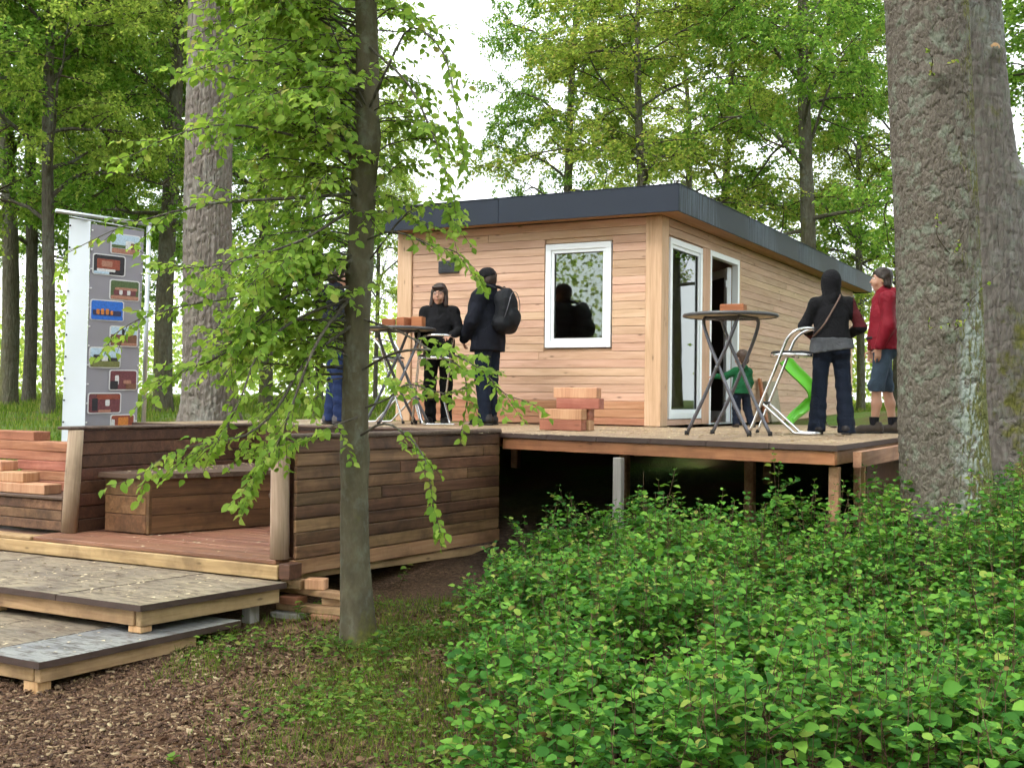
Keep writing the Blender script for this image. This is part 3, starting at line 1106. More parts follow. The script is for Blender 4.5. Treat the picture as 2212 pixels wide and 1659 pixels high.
# ================================================================== steps
def step(name, x0, cn, cf, zt, hb, label, cuts, mats, spacers, inset):
    """cn, cf: near and far corner of the right edge"""
    s = empty(name, (0, 0, 0), 0, label, 'step', 'platform steps up to the landing')
    sk = (cf[0] - cn[0]) / (cf[1] - cn[1])
    y0, y1 = cn[1], cf[1]
    xs = [x0] + cuts + [cn[0]]
    E_ = .042
    for i in range(len(xs) - 1):
        a_, b_ = xs[i] + .004, xs[i + 1] - .004
        panel('sheet', [(a_, y0 + random.uniform(-.006, .006)), (b_, y0 + random.uniform(-.006, .006)), (b_ + sk * (y1 - y0), y1), (a_ + sk * (y1 - y0), y1)], zt - E_, zt - random.uniform(0, .004), mats[i % len(mats)], 'ply_edge', s)
    slab('front_beam', x0, cn[0] - .095, y0 + .03, y0 + .085, zt - E_ - .002 - hb, zt - E_ - .002, 'pine_x', s, .005)
    L_ = (y1 - inset) - (y0 + .03)
    MB().box(-.0275, .0275, -L_ / 2, L_ / 2, -hb / 2, hb / 2, .005).build('side_beam', MATS['pine_y'], s, (cn[0] - .062 + sk * L_ / 2, y0 + .03 + L_ / 2, zt - E_ - .003 - hb / 2), (0, 0, -math.atan(sk)))
    slab('back_beam', x0, cn[0] - .095, y1 - .08, y1 - .03, zt - E_ - .002 - hb, zt - E_ - .002, 'pine_x', s, .005)
    slab('middle_beam', (x0 + cn[0]) / 2 - .3, (x0 + cn[0]) / 2 - .25, y0 + .09, y1 - .085, zt - E_ - .002 - hb, zt - E_ - .002, 'pine_y', s, .005)
    for (x, y, w, z0, z1, mt) in spacers:
        slab('foot', x - w / 2, x + w / 2, y - .05, y + .05, z0, z1, mt, s, .005)
    return s


US, LS = .292, .10
lc = onz(87, 1430, LS)
lf = onz(522, 1339, LS)
uc = onz(305, 1307, US)
ur = onz(615, 1258, US)
ur = np.array([ur[0], 6.46, US])
lx1 = (lc[0] + lf[0]) / 2 + .03
step('platform_step', -8.5, uc, ur, US, .10, 'upper plywood platform step touching the landing beam',
     [-7.95, -7.4, -6.85, -6.25], ['ply_tan'], [(uc[0] - .10, uc[1] + .09, .11, LS + .002, US - .147, 'pine_z'), (-6.95, uc[1] + .09, .1, LS + .002, US - .147, 'pine_z'), (uc[0] - .02, 6.3, .08, -.08, US - .147, 'grey_post_z')], .02)
step('platform_step', -8.0, lc, lf, LS, .085, 'lower grey plywood platform step lying near the wood chips',
     [-7.25, -6.55, lc[0] - .52], ['ply_tan', 'ply_tan', 'ply_tan', 'ply_grey'], [(lc[0] - .13, lc[1] + .09, .12, -.2, LS - .13, 'pine_z'), (lc[0] - .62, lc[1] + .09, .12, -.2, LS - .13, 'pine_z')], .35)

# cribbing blocks under the landing corner
crib = [(-5.335, 6.53, .10, .14, .305, .415, .0, 'dark_stain_x', 'dark stained block directly under the landing corner post'),
        (-5.36, 6.60, .16, .10, .225, .292, .15, 'pine_x', 'yellowish end block touching the underside of the front beam'),
        (-5.20, 6.66, .15, .10, .225, .300, .35, 'cedar_end', 'tan block with slanted end just right of the front beam'),
        (-5.24, 6.68, .60, .10, .175, .223, -.10, 'pine_x', 'long pale plank wedged in the timber cribbing'),
        (-5.06, 6.72, .19, .12, .115, .173, .22, 'pine_x', 'square cut honey coloured block at the right of the cribbing'),
        (-5.36, 6.60, .15, .14, .115, .173, .1, 'cedar_x', 'reddish block with saw marks low in the cribbing'),
        (-5.16, 6.64, .66, .11, .062, .113, .10, 'pine_x', 'long grey weathered plank near the bottom of the cribbing'),
        (-5.06, 6.66, .28, .14, -.03, .060, .25, 'cedar_end', 'lowest orange brown block of the cribbing in the grass'),
        (-5.36, 6.56, .26, .12, -.03, .060, .1, 'grey_post_z', 'lowest dark grey block of the cribbing beside the step')]
for x, y, l, w, z0, z1, a, mt, lab in crib:
    o = slab('cribbing_block', x - l / 2, x + l / 2, y - w / 2, y + w / 2, z0, z1, mt, None, .005, (0, 0, a))
    tag(o, lab, 'timber block', 'timber cribbing under the landing corner')

# ================================================================== loose timber beams
def beam(x, y, z, l, w, h, a, mat, label, group, name='timber_beam'):
    o = slab(name, x - l / 2, x + l / 2, y - w / 2, y + w / 2, z, z + h, mat, None, .006, (0, 0, a))
    return tag(o, label, 'timber beam', group)


gb = 'cedar beams stacked by the cabin front'
q = onz(1206, 930, DZ)
sx0, sy0 = float(q[0]), float(q[1])
for (dx, dy, k, mt, lab) in ((0, 0, 0, 'cedar_x', 'bottom front cedar beam of the small stack by the cabin'),
                             (.02, .14, 0, 'cedar_end', 'bottom rear cedar beam of the small stack by the cabin'),
                             (.0, .0, 1, 'cedar_end', 'pale front beam in the second layer of the small stack by the cabin'),
                             (.02, .14, 1, 'cedar_x', 'rear beam in the second layer of the small stack by the cabin'),
                             (.14, .10, 2, 'cedar_x', 'knotty beam second from the top of the small stack by the cabin'),
                             (.11, .10, 3, 'cedar_end', 'topmost beam of the small stack by the cabin')):
    beam(sx0 + dx + .02, sy0 + dy + .06, DZ + .001 + k * .108, .47, .125, .106, .02 * (k - 1.5), mt, lab, gb)

gb = 'cedar beams stacked left of the landing'
z0 = LZ + .297
H1 = .088
stackl = [(-8.72, 6.97, 0, .74, 0.02, 'cedar_end', 'pale front beam at the bottom right of the left stack'),
          (-9.42, 6.97, 0, .60, 0.0, 'cedar_x', 'front beam at the bottom left of the left stack'),
          (-8.70, 7.32, 0, 1.1, 0.0, 'cedar_x', 'rear bottom beam of the left stack behind the pale one'),
          (-8.86, 7.01, 1, .36, 0.05, 'cedar_end', 'short block with pink end in the second layer of the left stack'),
          (-9.28, 7.00, 1, .44, 0.0, 'cedar_end', 'pale second layer beam cut by the left picture edge'),
          (-8.62, 7.33, 1, .94, 0.02, 'cedar_x', 'long red beam lying behind in the second layer of the left stack'),
          (-9.22, 7.05, 2, .40, 0.03, 'cedar_end', 'yellowish third layer block at the left picture edge'),
          (-8.66, 7.34, 2, 1.02, -.01, 'cedar_x', 'long red beam in the third layer of the left stack'),
          (-9.02, 7.35, 3, 1.30, 0.0, 'cedar_x', 'long red beam in the fourth layer of the left stack'),
          (-8.21, 7.36, 3, .22, 0.06, 'cedar_end', 'small tan block beside the planked wall post in the left stack'),
          (-9.10, 7.35, 4, 1.28, -.015, 'cedar_x', 'wide red beam second from the top of the left stack'),
          (-9.34, 7.36, 5, .74, 0.01, 'cedar_x', 'topmost red beam of the left stack')]
for x, y, k, l, a, mt, lab in stackl:
    beam(x, y, z0 + k * H1 + .001, l, .19, H1 - .002, a, mt, lab, gb)

# ================================================================== banner
ban = empty('banner_stand', tuple(at(318, 930, 12.9)), 0, 'tall banner with grey photo panel and white panel hung from a galvanised pole', 'banner')
B0 = np.array(ban.location)


def bil(c, s, t):
    c = [np.asarray(p) for p in c]
    return (c[0] * (1 - s) + c[1] * s) * (1 - t) + (c[3] * (1 - s) + c[2] * s) * t


def sheet(name, corners, mat, n=10, mm=40, amp=.006, thick=.003):
    """corners TL TR BR BL; hanging cloth with slight ripples and real thickness"""
    cs = [np.asarray(p) - B0 for p in corners]
    nr = np.cross(cs[1] - cs[0], cs[3] - cs[0])
    nr /= np.linalg.norm(nr)
    V = []
    for off in (0, -thick):
        for j in range(mm + 1):
            for i in range(n + 1):
                s, t = i / n, j / mm
                p = bil(cs, s, t) + nr * (off + amp * (sin(9 * t + 3 * s) * .5 + sin(23 * t - 5 * s) * .3))
                V.append(p)
    N = (n + 1) * (mm + 1)
    Fc = []
    for j in range(mm):
        for i in range(n):
            a = j * (n + 1) + i
            Fc.append((a, a + n + 1, a + n + 2, a + 1))
            Fc.append((N + a, N + a + 1, N + a + n + 2, N + a + n + 1))
    o = MB().add(V, Fc, True).build(name, mat, ban)
    return o, cs, nr


plain('sheet_white', (.66, .72, .78), .6, .2, 0, .04, 3)
plain('sheet_grey', (.27, .26, .30), .6, .2, 0, .08, 3)
plain('print_white', (.62, .62, .65), .5, .3, 0, .03)
WS = [at(150, 472, 12.35), at(196, 478, 12.4), at(181, 1000, 12.4), at(131, 995, 12.35)]
GS = [at(197, 484, 12.41), at(311, 500, 12.85), at(294, 940, 12.85), at(182, 945, 12.41)]
sheet('white_sheet', WS, MATS['sheet_white'])
gso, gcs, gnr = sheet('grey_sheet', GS, MATS['sheet_grey'])
pic_cols = {'sky': (.42, .55, .68), 'blue': (.03, .14, .55), 'red': (.26, .07, .045), 'brown': (.17, .085, .055), 'dark': (.03, .028, .035), 'grass': (.16, .17, .06),
            'white': (.6, .6, .62), 'orange': (.55, .20, .05), 'pink': (.36, .18, .13), 'green': (.08, .12, .05), 'night': (.035, .04, .10), 'maroon': (.15, .05, .06)}
for k_, c_ in pic_cols.items():
    plain('pic_' + k_, c_, .4, .3, 0, .6, 55)
prints = [(.36, .93, 0.028, 0.128, [('sky', 0, 0, 1, 1), ('green', 0, .55, 1, .72), ('white', .5, .3, .8, .75), ('brown', .68, .4, 1, .8), ('pink', 0, .74, 1, 1)]),
          (.04, .66, 0.134, 0.234, [('dark', 0, 0, 1, 1), ('red', .1, .2, .85, .75), ('pink', .25, .3, .6, .6), ('white', .1, .72, .7, .86), ('sky', 0, .86, .5, 1)]),
          (.37, .95, 0.248, 0.348, [('green', 0, 0, 1, 1), ('pink', .15, .36, .95, .5), ('maroon', .1, .5, .9, .78), ('white', .3, .5, .42, .75), ('white', .58, .5, .7, .75), ('pink', 0, .8, 1, 1)]),
          (.02, .66, 0.350, 0.450, [('blue', 0, 0, 1, 1), ('night', .05, .5, .95, .78), ('orange', .16, .45, .26, .72), ('orange', .3, .42, .4, .72), ('orange', .45, .42, .55, .72), ('orange', .6, .5, .68, .72), ('blue', 0, .82, 1, 1)]),
          (.40, .95, 0.470, 0.570, [('sky', 0, 0, 1, .5), ('brown', 0, .4, 1, 1), ('dark', .42, .1, .52, .42), ('maroon', .1, .45, .5, .8), ('pink', .4, .85, 1, 1)]),
          (.03, .63, 0.574, 0.674, [('sky', 0, 0, 1, 1), ('dark', .1, .35, .4, .72), ('white', .38, .45, .6, .68), ('dark', .6, .5, .95, .68), ('grass', 0, .68, 1, 1)]),
          (.42, .97, 0.680, 0.780, [('maroon', 0, 0, 1, 1), ('white', .18, .25, .33, .75), ('dark', 0, .55, .3, 1), ('pink', .5, .5, .8, .7), ('brown', .6, .7, 1, 1)]),
          (.03, .67, 0.790, 0.890, [('maroon', 0, 0, 1, 1), ('red', .25, .05, 1, .3), ('dark', .1, .25, .28, .9), ('white', .52, .32, .66, .65), ('pink', .3, .85, .7, 1)]),
          (.47, .95, 0.895, 0.995, [('red', 0, 0, 1, 1), ('orange', .3, .1, .75, .6), ('white', 0, .2, .15, .7), ('pink', .2, .7, .7, .9), ('white', 0, .9, 1, 1)])]


def round_quad(s0, s1, t0, t1, rs, rt, lift):
    pts = []
    for cx, cy, a0 in ((s1 - rs, t0 + rt, -90), (s1 - rs, t1 - rt, 0), (s0 + rs, t1 - rt, 90), (s0 + rs, t0 + rt, 180)):
        for k in range(5):
            a = radians(a0 + k * 22.5)
            pts.append((cx + rs * cos(a), cy + rt * sin(a)))
    V = [bil(gcs, p[0], p[1]) + gnr * lift for p in pts]
    return V


sgn = 1 if np.dot(gnr, CC - (B0 + gcs[0])) > 0 else -1
for (s0, s1, t0, t1, parts) in prints:
    V = round_quad(s0, s1, t0, t1, .05, .012, sgn * .012)
    Vb = round_quad(s0, s1, t0, t1, .05, .012, sgn * .008)
    n_ = len(V)
    pr = MB().add(V + Vb, [tuple(range(n_))] + [(i, n_ + i, n_ + (i + 1) % n_, (i + 1) % n_) for i in range(n_)]).build('photo_print', MATS['print_white'], ban)
    ms, mt_ = .022, .0055
    a0, a1, b0, b1 = s0 + ms, s1 - ms, t0 + mt_, t1 - mt_
    for i, (cn, x0, y0, x1, y1) in enumerate(parts):
        S0, S1, T0, T1 = a0 + (a1 - a0) * x0, a0 + (a1 - a0) * x1, b0 + (b1 - b0) * y0, b0 + (b1 - b0) * y1
        rr = .035 if (x0, y0, x1, y1) == (0, 0, 1, 1) else .012
        V = round_quad(S0, S1, T0, T1, min(rr, (S1 - S0) * .3), min(.009, (T1 - T0) * .3), sgn * (.0135 + .0012 * i))
        MB().add(V, [tuple(range(len(V)))]).build('printed_shape', MATS['pic_' + cn], pr)
mp = MB()
pt, pb = at(322, 488, 12.95) - B0, at(309, 960, 12.95) - B0
mp.tube([pb, pt], .026, 12)
mp.build('mast', MATS['galv'], ban)
ta, tb = at(121, 456, 12.15) - B0, at(326, 486, 12.98) - B0
MB().tube([ta, tb], .022, 12).build('top_arm', MATS['galv'], ban)
MB().tube([at(150, 468, 12.25) - B0, at(311, 497, 12.86) - B0], .008, 8).build('hem_rod', MATS['galv'], ban)
for (x, y) in ((172, 462), (196, 468), (235, 472), (300, 482)):
    c = at(x, y, 12.15 + (x - 121) / 205 * .83) - B0
    a = np.linspace(0, 2 * pi, 13)[:-1]
    MB().tube([c + np.array([0.0, 0, 0]) + .034 * (np.cos(t) * np.array([0, 0, 1]) + np.sin(t) * np.array([cos(YAW + .5), sin(YAW + .5), 0])) for t in a], .005, 6, closed=True).build('cable_tie', MATS['rubber'], ban)
for j in range(11):
    t = .03 + j * .09
    for cs_, s, mt in ((WS, .03, 'rubber'), (GS, .02, 'print_white'), (GS, .975, 'print_white')):
        c = bil([np.asarray(p) - B0 for p in cs_], s, t) + sgn * gnr * .012
        MB().tube([c - .004 * gnr, c + .004 * gnr], .010, 8).build('eyelet', MATS[mt], ban)

# ================================================================== bistro tables and stools
def make_table(label):
    t = empty('bistro_table', (0, 0, 0), 0, label, 'table', 'high round bistro tables on the deck')
    MB().lathe([(.001, 1.112), (.40, 1.112), (.428, 1.106), (.436, 1.094), (.430, 1.080), (.41, 1.076), (.408, 1.086)], n=56).build('table_top', MATS['table_top'], t)
    MB().lathe([(.409, 1.086), (.001, 1.086)], n=56).build('underside', MATS['table_under'], t)
    for s, w, nm in ((1, .25, 'leg_frame'), (-1, .215, 'leg_frame')):
        half = [(-.30 * s, w * .98, .02), (-.13 * s, w, .34), (.0 * s, w, .62), (.10 * s, w * .95, .83), (.165 * s, w * .9, 1.0), (.175 * s, w * .78, 1.062), (.175 * s, w * .5, 1.074)]
        path = half + [(x, -y, z) for x, y, z in half[::-1]]
        path = spline(path, 5)
        MB().tube(path, .0165, 10).build(nm, MATS['steel_grey'], t)
        for sy in (1, -1):
            MB().lathe([(.001, 0), (.021, 0), (.021, .035), (.017, .04)], (-.303 * s, sy * w * .98, 0), 10).build('foot_cap', MATS['rubber'], t)
    MB().box(-.19, .19, -.12, -.095, 1.062, 1.084, .003).build('hinge_bar', MATS['steel_grey'], t)
    MB().box(-.19, .19, .095, .12, 1.062, 1.084, .003).build('hinge_bar', MATS['steel_grey'], t)
    for sy in (1, -1):
        MB().tube([(0, sy * .21, .62), (0, sy * .265, .62)], .012, 8).build('pivot_bolt', MATS['galv'], t)
    return t


def make_stool(label):
    t = empty('bar_stool', (0, 0, 0), 0, label, 'stool', 'folding aluminium bar stools on the deck')
    w = .185
    half = [(-.36, w, .012), (-.25, w, .30), (-.13, w, .60), (-.035, w, .85), (.005, w, .93), (.07, w * .97, .99), (.15, w * .75, 1.015), (.205, w * .4, 1.02)]
    path = spline(half + [(.215, 0, 1.02)] + [(x, -y, z) for x, y, z in half[::-1]], 5)
    MB().tube(path, .0145, 10).build('back_frame', MATS['aluminium'], t)
    half = [(-.26, .0, .30), (-.262, .10, .30), (-.25, .15, .295), (-.21, .16, .265), (.02, .16, .055), (.07, .16, .018), (.22, .16, .014), (.25, .13, .014), (.255, 0, .014)]
    path = spline(half[1:] + [(x, -y, z) for x, y, z in half[-2:0:-1]], 4)
    MB().tube(np.vstack([path]), .0135, 10, closed=True).build('foot_frame', MATS['aluminium'], t)
    MB().tube([(-.252, -.185, .30), (-.252, .185, .30)], .016, 8).build('foot_clamp', MATS['rubber'], t)
    MB().lathe([(.001, .80), (.17, .803), (.19, .795), (.196, .785), (.19, .775)], n=40).build('cushion', MATS['rubber'], t)
    MB().lathe([(.193, .778), (.199, .77), (.199, .758), (.193, .750), (.001, .750)], n=40).build('seat_rim', MATS['aluminium'], t)
    for sy in (1, -1):
        MB().tube([(-.06, sy * .185, .77), (-.04, sy * .15, .752), (.05, sy * .12, .745)], .010, 8).build('seat_bracket', MATS['aluminium'], t)
        MB().tube([(-.365, sy * w, 0), (-.357, sy * w, .03)], .018, 8).build('foot_cap', MATS['rubber'], t)
    return t


tA = make_table('round high bistro table with crossed legs standing right of the cabin corner')
pA = onz(1568, 941, DZ)
tA.location = (pA[0], pA[1] + .10, DZ)
tA.rotation_euler = (0, 0, YAW - radians(38))
tB = copy_tree(tA)
tB['label'] = 'round high bistro table behind the leaves in front of the woman with glasses'
pB = onz(858, 917, DZ)
tB.location = (pB[0], pB[1], DZ)
tB.rotation_euler = (0, 0, YAW + radians(25))
sA = make_stool('aluminium bar stool with black seat between the right table and the hooded woman')
pS = onz(1708, 938, DZ)
sA.location = (pS[0], pS[1], DZ)
sA.rotation_euler = (0, 0, YAW - radians(24))
sB = copy_tree(sA)
sB['label'] = 'aluminium bar stool next to the person with the backpack'
pS2 = onz(940, 918, DZ)
sB.location = (pS2[0], pS2[1], DZ)
sB.rotation_euler = (0, 0, YAW + radians(-72))
sC = copy_tree(sA)
sC['label'] = 'aluminium bar stool half hidden by leaves left of the bistro table'
pS3 = onz(838, 916, DZ)
sC.location = (pS3[0] - .35, pS3[1] + .5, DZ)
sC.rotation_euler = (0, 0, YAW + radians(150))
# wooden blocks on the tables
def block(T, dx, dy, l, w, h, a, mat, label, group):
    o = slab('wood_block', -l / 2, l / 2, -w / 2, w / 2, 0, h, mat, None, .006, (0, 0, a))
    o.location = (T.location.x + dx, T.location.y + dy, DZ + 1.1125 + h / 2)
    return tag(o, label, 'wood block', group)


wood('block_red', (.26, .08, .035), (.36, .125, .06), (.45, .18, .09), 0, knots=.1, rough=.6, var=.2)
block(tA, .02, .02, .22, .15, .085, .1, 'block_red', 'single red brown wood block on the right bistro table', 'wood blocks on the tables')
block(tB, -.12, -.02, .15, .12, .10, .5, 'block_red', 'left of three red wood blocks on the left bistro table', 'wood blocks on the tables')
block(tB, .06, .02, .14, .12, .115, -.3, 'block_red', 'middle of three red wood blocks on the left bistro table', 'wood blocks on the tables')
block(tB, .24, .05, .13, .12, .12, .2, 'block_red', 'right of three red wood blocks on the left bistro table', 'wood blocks on the tables')

# ================================================================== things leaning at the side wall
def twisted_slide():
    c = [at(1693, 778, 15.0), at(1712, 800, 14.95), at(1735, 822, 14.9), at(1752, 842, 14.9), at(1756, 862, 14.95), at(1742, 880, 15.0), at(1722, 897, 15.0), at(1708, 912, 14.9)]
    base = np.array([c[-1][0], c[-1][1], DZ])
    S = spline([p - base for p in c], 6)
    m = MB()
    V = []
    n = len(S)
    for i, p in enumerate(S):
        t = i / (n - 1)
        a = radians(75 + 150 * t)
        T = S[min(i + 1, n - 1)] - S[max(i - 1, 0)]
        T /= np.linalg.norm(T)
        sd = np.cross(T, np.array([sin(a) * .5, -.8, .4]))
        sd /= np.linalg.norm(sd)
        up = np.cross(sd, T)
        w = .085 - .02 * t
        for s, h in ((-1, .055), (-.85, .01), (-.4, -.02), (0, -.028), (.4, -.02), (.85, .01), (1, .055), (1.05, .05), (.85, -.01), (0, -.045), (-.85, -.01), (-1.05, .05)):
            V.append(p + sd * s * w + up * h)
    k = 12
    Fc = [(i * k + j, i * k + (j + 1) % k, (i + 1) * k + (j + 1) % k, (i + 1) * k + j) for i in range(n - 1) for j in range(k)]
    Fc += [tuple(range(k)), tuple((n - 1) * k + j for j in range(k))[::-1]]
    o = m.add(V, Fc, True).build('plastic_slide', MATS['green_plastic'], None, tuple(base))
    return tag(o, 'bright green twisted plastic slide piece leaning at the cabin side wall', 'slide')


twisted_slide()
ps = onz(1680, 915, DZ)
o = MB().box(-.05, .05, -.27, .27, 0, .62, .012).build('stone_slab', MATS['slab'], None, (HX + .16, HY + 4.25, DZ + .002), (0, radians(-9), 0))
tag(o, 'weathered grey brown slab leaning on the cabin side wall', 'slab')
o = MB().box(-.02, .02, -.05, .05, 0, .66, .006).build('wood_plank', MATS['block_red'], None, (HX + .16, HY + 3.85, DZ + .002), (0, radians(-10), 0))
tag(o, 'narrow red brown plank leaning beside the grey slab', 'plank')
cp = [at(1768, 772, 15.6), at(1771, 830, 15.5), at(1776, 880, 15.4), onz(1786, 916, DZ + .012), onz(1803, 922, DZ + .012), onz(1820, 914, DZ + .012), at(1822, 890, 15.2)]
cb = onz(1803, 922, DZ)
o = MB().tube(spline([p - cb for p in cp], 6), .012, 8).build('cable', MATS['cable'], None, tuple(cb))
tag(o, 'thin dark cable looping on the deck behind the hooded woman', 'cable')

# ================================================================== vegetation helpers
def norm(v):
    return v / (np.linalg.norm(v, axis=-1, keepdims=True) + 1e-9)


def leaf_template(width, fine=False):
    """ovate leaf in the xy plane, length 1 along y, folded a little along its midrib; returns verts and triangles"""
    w = width
    if fine:
        V = np.array([(0, 0, 0), (0, .33, 0), (0, .70, -.03), (0, 1.0, -.12),
                      (-.36 * w, .14, .06), (-.5 * w, .44, .10), (-.33 * w, .80, .04),
                      (.36 * w, .14, .06), (.5 * w, .44, .10), (.33 * w, .80, .04)], float)
        T = [(0, 1, 4), (4, 1, 5), (1, 2, 5), (5, 2, 6), (2, 3, 6), (0, 7, 1), (7, 8, 1), (1, 8, 2), (8, 9, 2), (2, 9, 3)]
        return V, np.array(T)
    V = np.array([(0, 0, 0), (0, .5, -.01), (0, 1.0, -.15),
                  (-.42 * w, .20, .09), (-.46 * w, .58, .11), (.42 * w, .20, .09), (.46 * w, .58, .11)], float)
    T = [(0, 1, 3), (3, 1, 4), (1, 2, 4), (0, 5, 1), (5, 6, 1), (1, 6, 2)]
    return V, np.array(T)


def leaves_np(P, Dr, Nr, L, width, simple=False, fine=False):
    """arrays of leaves -> verts, tris, tris per leaf"""
    Dr = norm(Dr)
    S = norm(np.cross(Dr, Nr))
    N2 = np.cross(S, Dr)
    n = len(P)
    if simple:
        f = .10
        V = np.stack([P, P + (Dr * .42 - S * width * .5 + N2 * f) * L[:, None], P + Dr * L[:, None], P + (Dr * .42 + S * width * .5 + N2 * f) * L[:, None]], 1).reshape(-1, 3)
        Fc = np.arange(n)[:, None] * 4 + np.array([[0, 3, 2, 1]])
        return V, Fc, 1
    tv, tt = leaf_template(width, fine)
    V = P[:, None, :] + L[:, None, None] * (tv[None, :, 0:1] * S[:, None, :] + tv[None, :, 1:2] * Dr[:, None, :] + tv[None, :, 2:3] * N2[:, None, :])
    Fc = (np.arange(n)[:, None, None] * len(tv) + tt[None]).reshape(-1, 3)
    return V.reshape(-1, 3), Fc, len(tt)


def leaf_object(name, P, Dr, Nr, L, width, mat, parent, simple, origin, r, fine=False):
    V, Fc, k = leaves_np(P - origin, Dr, Nr, L, width, simple, fine)
    me = np_mesh(name, V, Fc, False, mat)
    face_attr(me, 'rnd', np.repeat(r.random(len(P)) * .97, k))
    o = mesh_obj(name, me, None, parent)
    o['kind'] = 'stuff'
    return o


def tubes_mesh(name, paths, mat, sides=5):
    """many thin tubes (list of (path, r0, r1)) in one mesh"""
    Vs, Fs, b = [], [], 0
    for path, r0, r1 in paths:
        V, Fc = tube_geo(path, np.linspace(r0, r1, len(path)), sides, caps=False)
        Vs.append(V)
        Fs.append(np.array(Fc) + b)
        b += len(V)
    return np_mesh(name, np.concatenate(Vs), np.concatenate(Fs), True, mat)


def worley(P):
    """distance to the nearest and second nearest jittered grid point"""
    c = np.floor(P).astype(np.int64)
    f1 = np.full(len(P), 9.0)
    f2 = np.full(len(P), 9.0)
    for dx in (-1, 0, 1):
        for dy in (-1, 0, 1):
            for dz in (-1, 0, 1):
                q = c + np.array([dx, dy, dz])
                h = (q[:, 0] * 73856093) ^ (q[:, 1] * 19349663) ^ (q[:, 2] * 83492791)
                j = np.stack([((h * k) % 1013) / 1013.0 for k in (1, 31, 911)], -1)
                dd = np.linalg.norm(q + .15 + .7 * j - P, axis=1)
                f2 = np.where(dd < f1, f1, np.minimum(f2, dd))
                f1 = np.minimum(f1, dd)
    return f1, f2


def sines(P, s, seed=0):
    r = np.random.default_rng(seed)
    out = 0
    for k in range(7):
        d = r.normal(size=3) * s * (1 + .5 * k)
        out = out + np.sin(P @ d + r.random() * 6.28) / (1 + .5 * k)
    return out / 3


def trunk_mesh(name, path, radii, mat, sides, rows, bark=.0, cell=(14, 14, 5), lump=.04, flare=0.0, seed=0, bumps=(), low=None):
    """trunk with real bark relief; path and radii are resampled to rows"""
    S = spline(path, 12)
    seg = np.concatenate([[0], np.cumsum(np.linalg.norm(np.diff(S, axis=0), axis=1))])
    q = np.linspace(0, seg[-1], rows) if low is None else np.concatenate([np.linspace(0, low, int(rows * .93)), np.linspace(low, seg[-1], rows - int(rows * .93) + 1)[1:]])
    C = np.stack([np.interp(q, seg, S[:, k]) for k in range(3)], -1)
    R = np.interp(q / seg[-1], np.linspace(0, 1, len(radii)), radii)
    if flare > 0:
        R = R * (1 + flare * np.exp(-q / .28))
    ang = np.arange(sides) * 2 * pi / sides
    base = np.stack([np.cos(ang), np.sin(ang), 0 * ang], -1)
    P = C[:, None, :] + R[:, None, None] * base[None]
    N = np.broadcast_to(base[None], P.shape).reshape(-1, 3)
    P = P.reshape(-1, 3)
    O = P - C[0]
    h = lump * sines(O, 1.6, seed) * np.repeat(R, sides)
    if flare > 0:
        h += (np.repeat(R * np.exp(-q / .35), sides)) * flare * .35 * np.cos(np.tile(ang, rows) * 5 + seed)
    for (bx, by, bz, br, bh) in bumps:
        h += bh * np.exp(-np.sum((P - np.array([bx, by, bz])) ** 2, 1) / (2 * br * br))
    if bark > 0:
        W2 = O * np.array(cell) + .18 * np.stack([sines(O, 9, seed + 1), sines(O, 9, seed + 2), sines(O, 5, seed + 3)], -1)
        f1, f2 = worley(W2)
        e = np.clip((f2 - f1) / .17, 0, 1) ** .7
        h += bark * (e - .6) + bark * .3 * sines(O, 34, seed + 4) + bark * .18 * sines(O, 110, seed + 5)
    P = P + N * h[:, None] - C[0]
    i = np.arange(rows - 1)[:, None] * sides
    k = np.arange(sides)[None]
    k2 = (np.arange(sides)[None] + 1) % sides
    Fc = np.stack([i + k, i + k2, i + sides + k2, i + sides + k], -1).reshape(-1, 4)
    return np_mesh(name, P, Fc, True, mat), C[0]


def branch_path(p, az, el, L, r, n=8, bend=-.25, wob=.06, droop=0.0):
    """a limb that starts at angle el and bends; returns points"""
    pts = [np.array(p, float)]
    e = el
    a = az
    for i in range(n):
        s = L / n
        pts.append(pts[-1] + s * np.array([cos(a) * cos(e), sin(a) * cos(e), sin(e)]))
        e += bend / n + r.normal(0, wob) - droop * (i / n) / n
        a += r.normal(0, wob * 1.3)
    return np.array(pts)


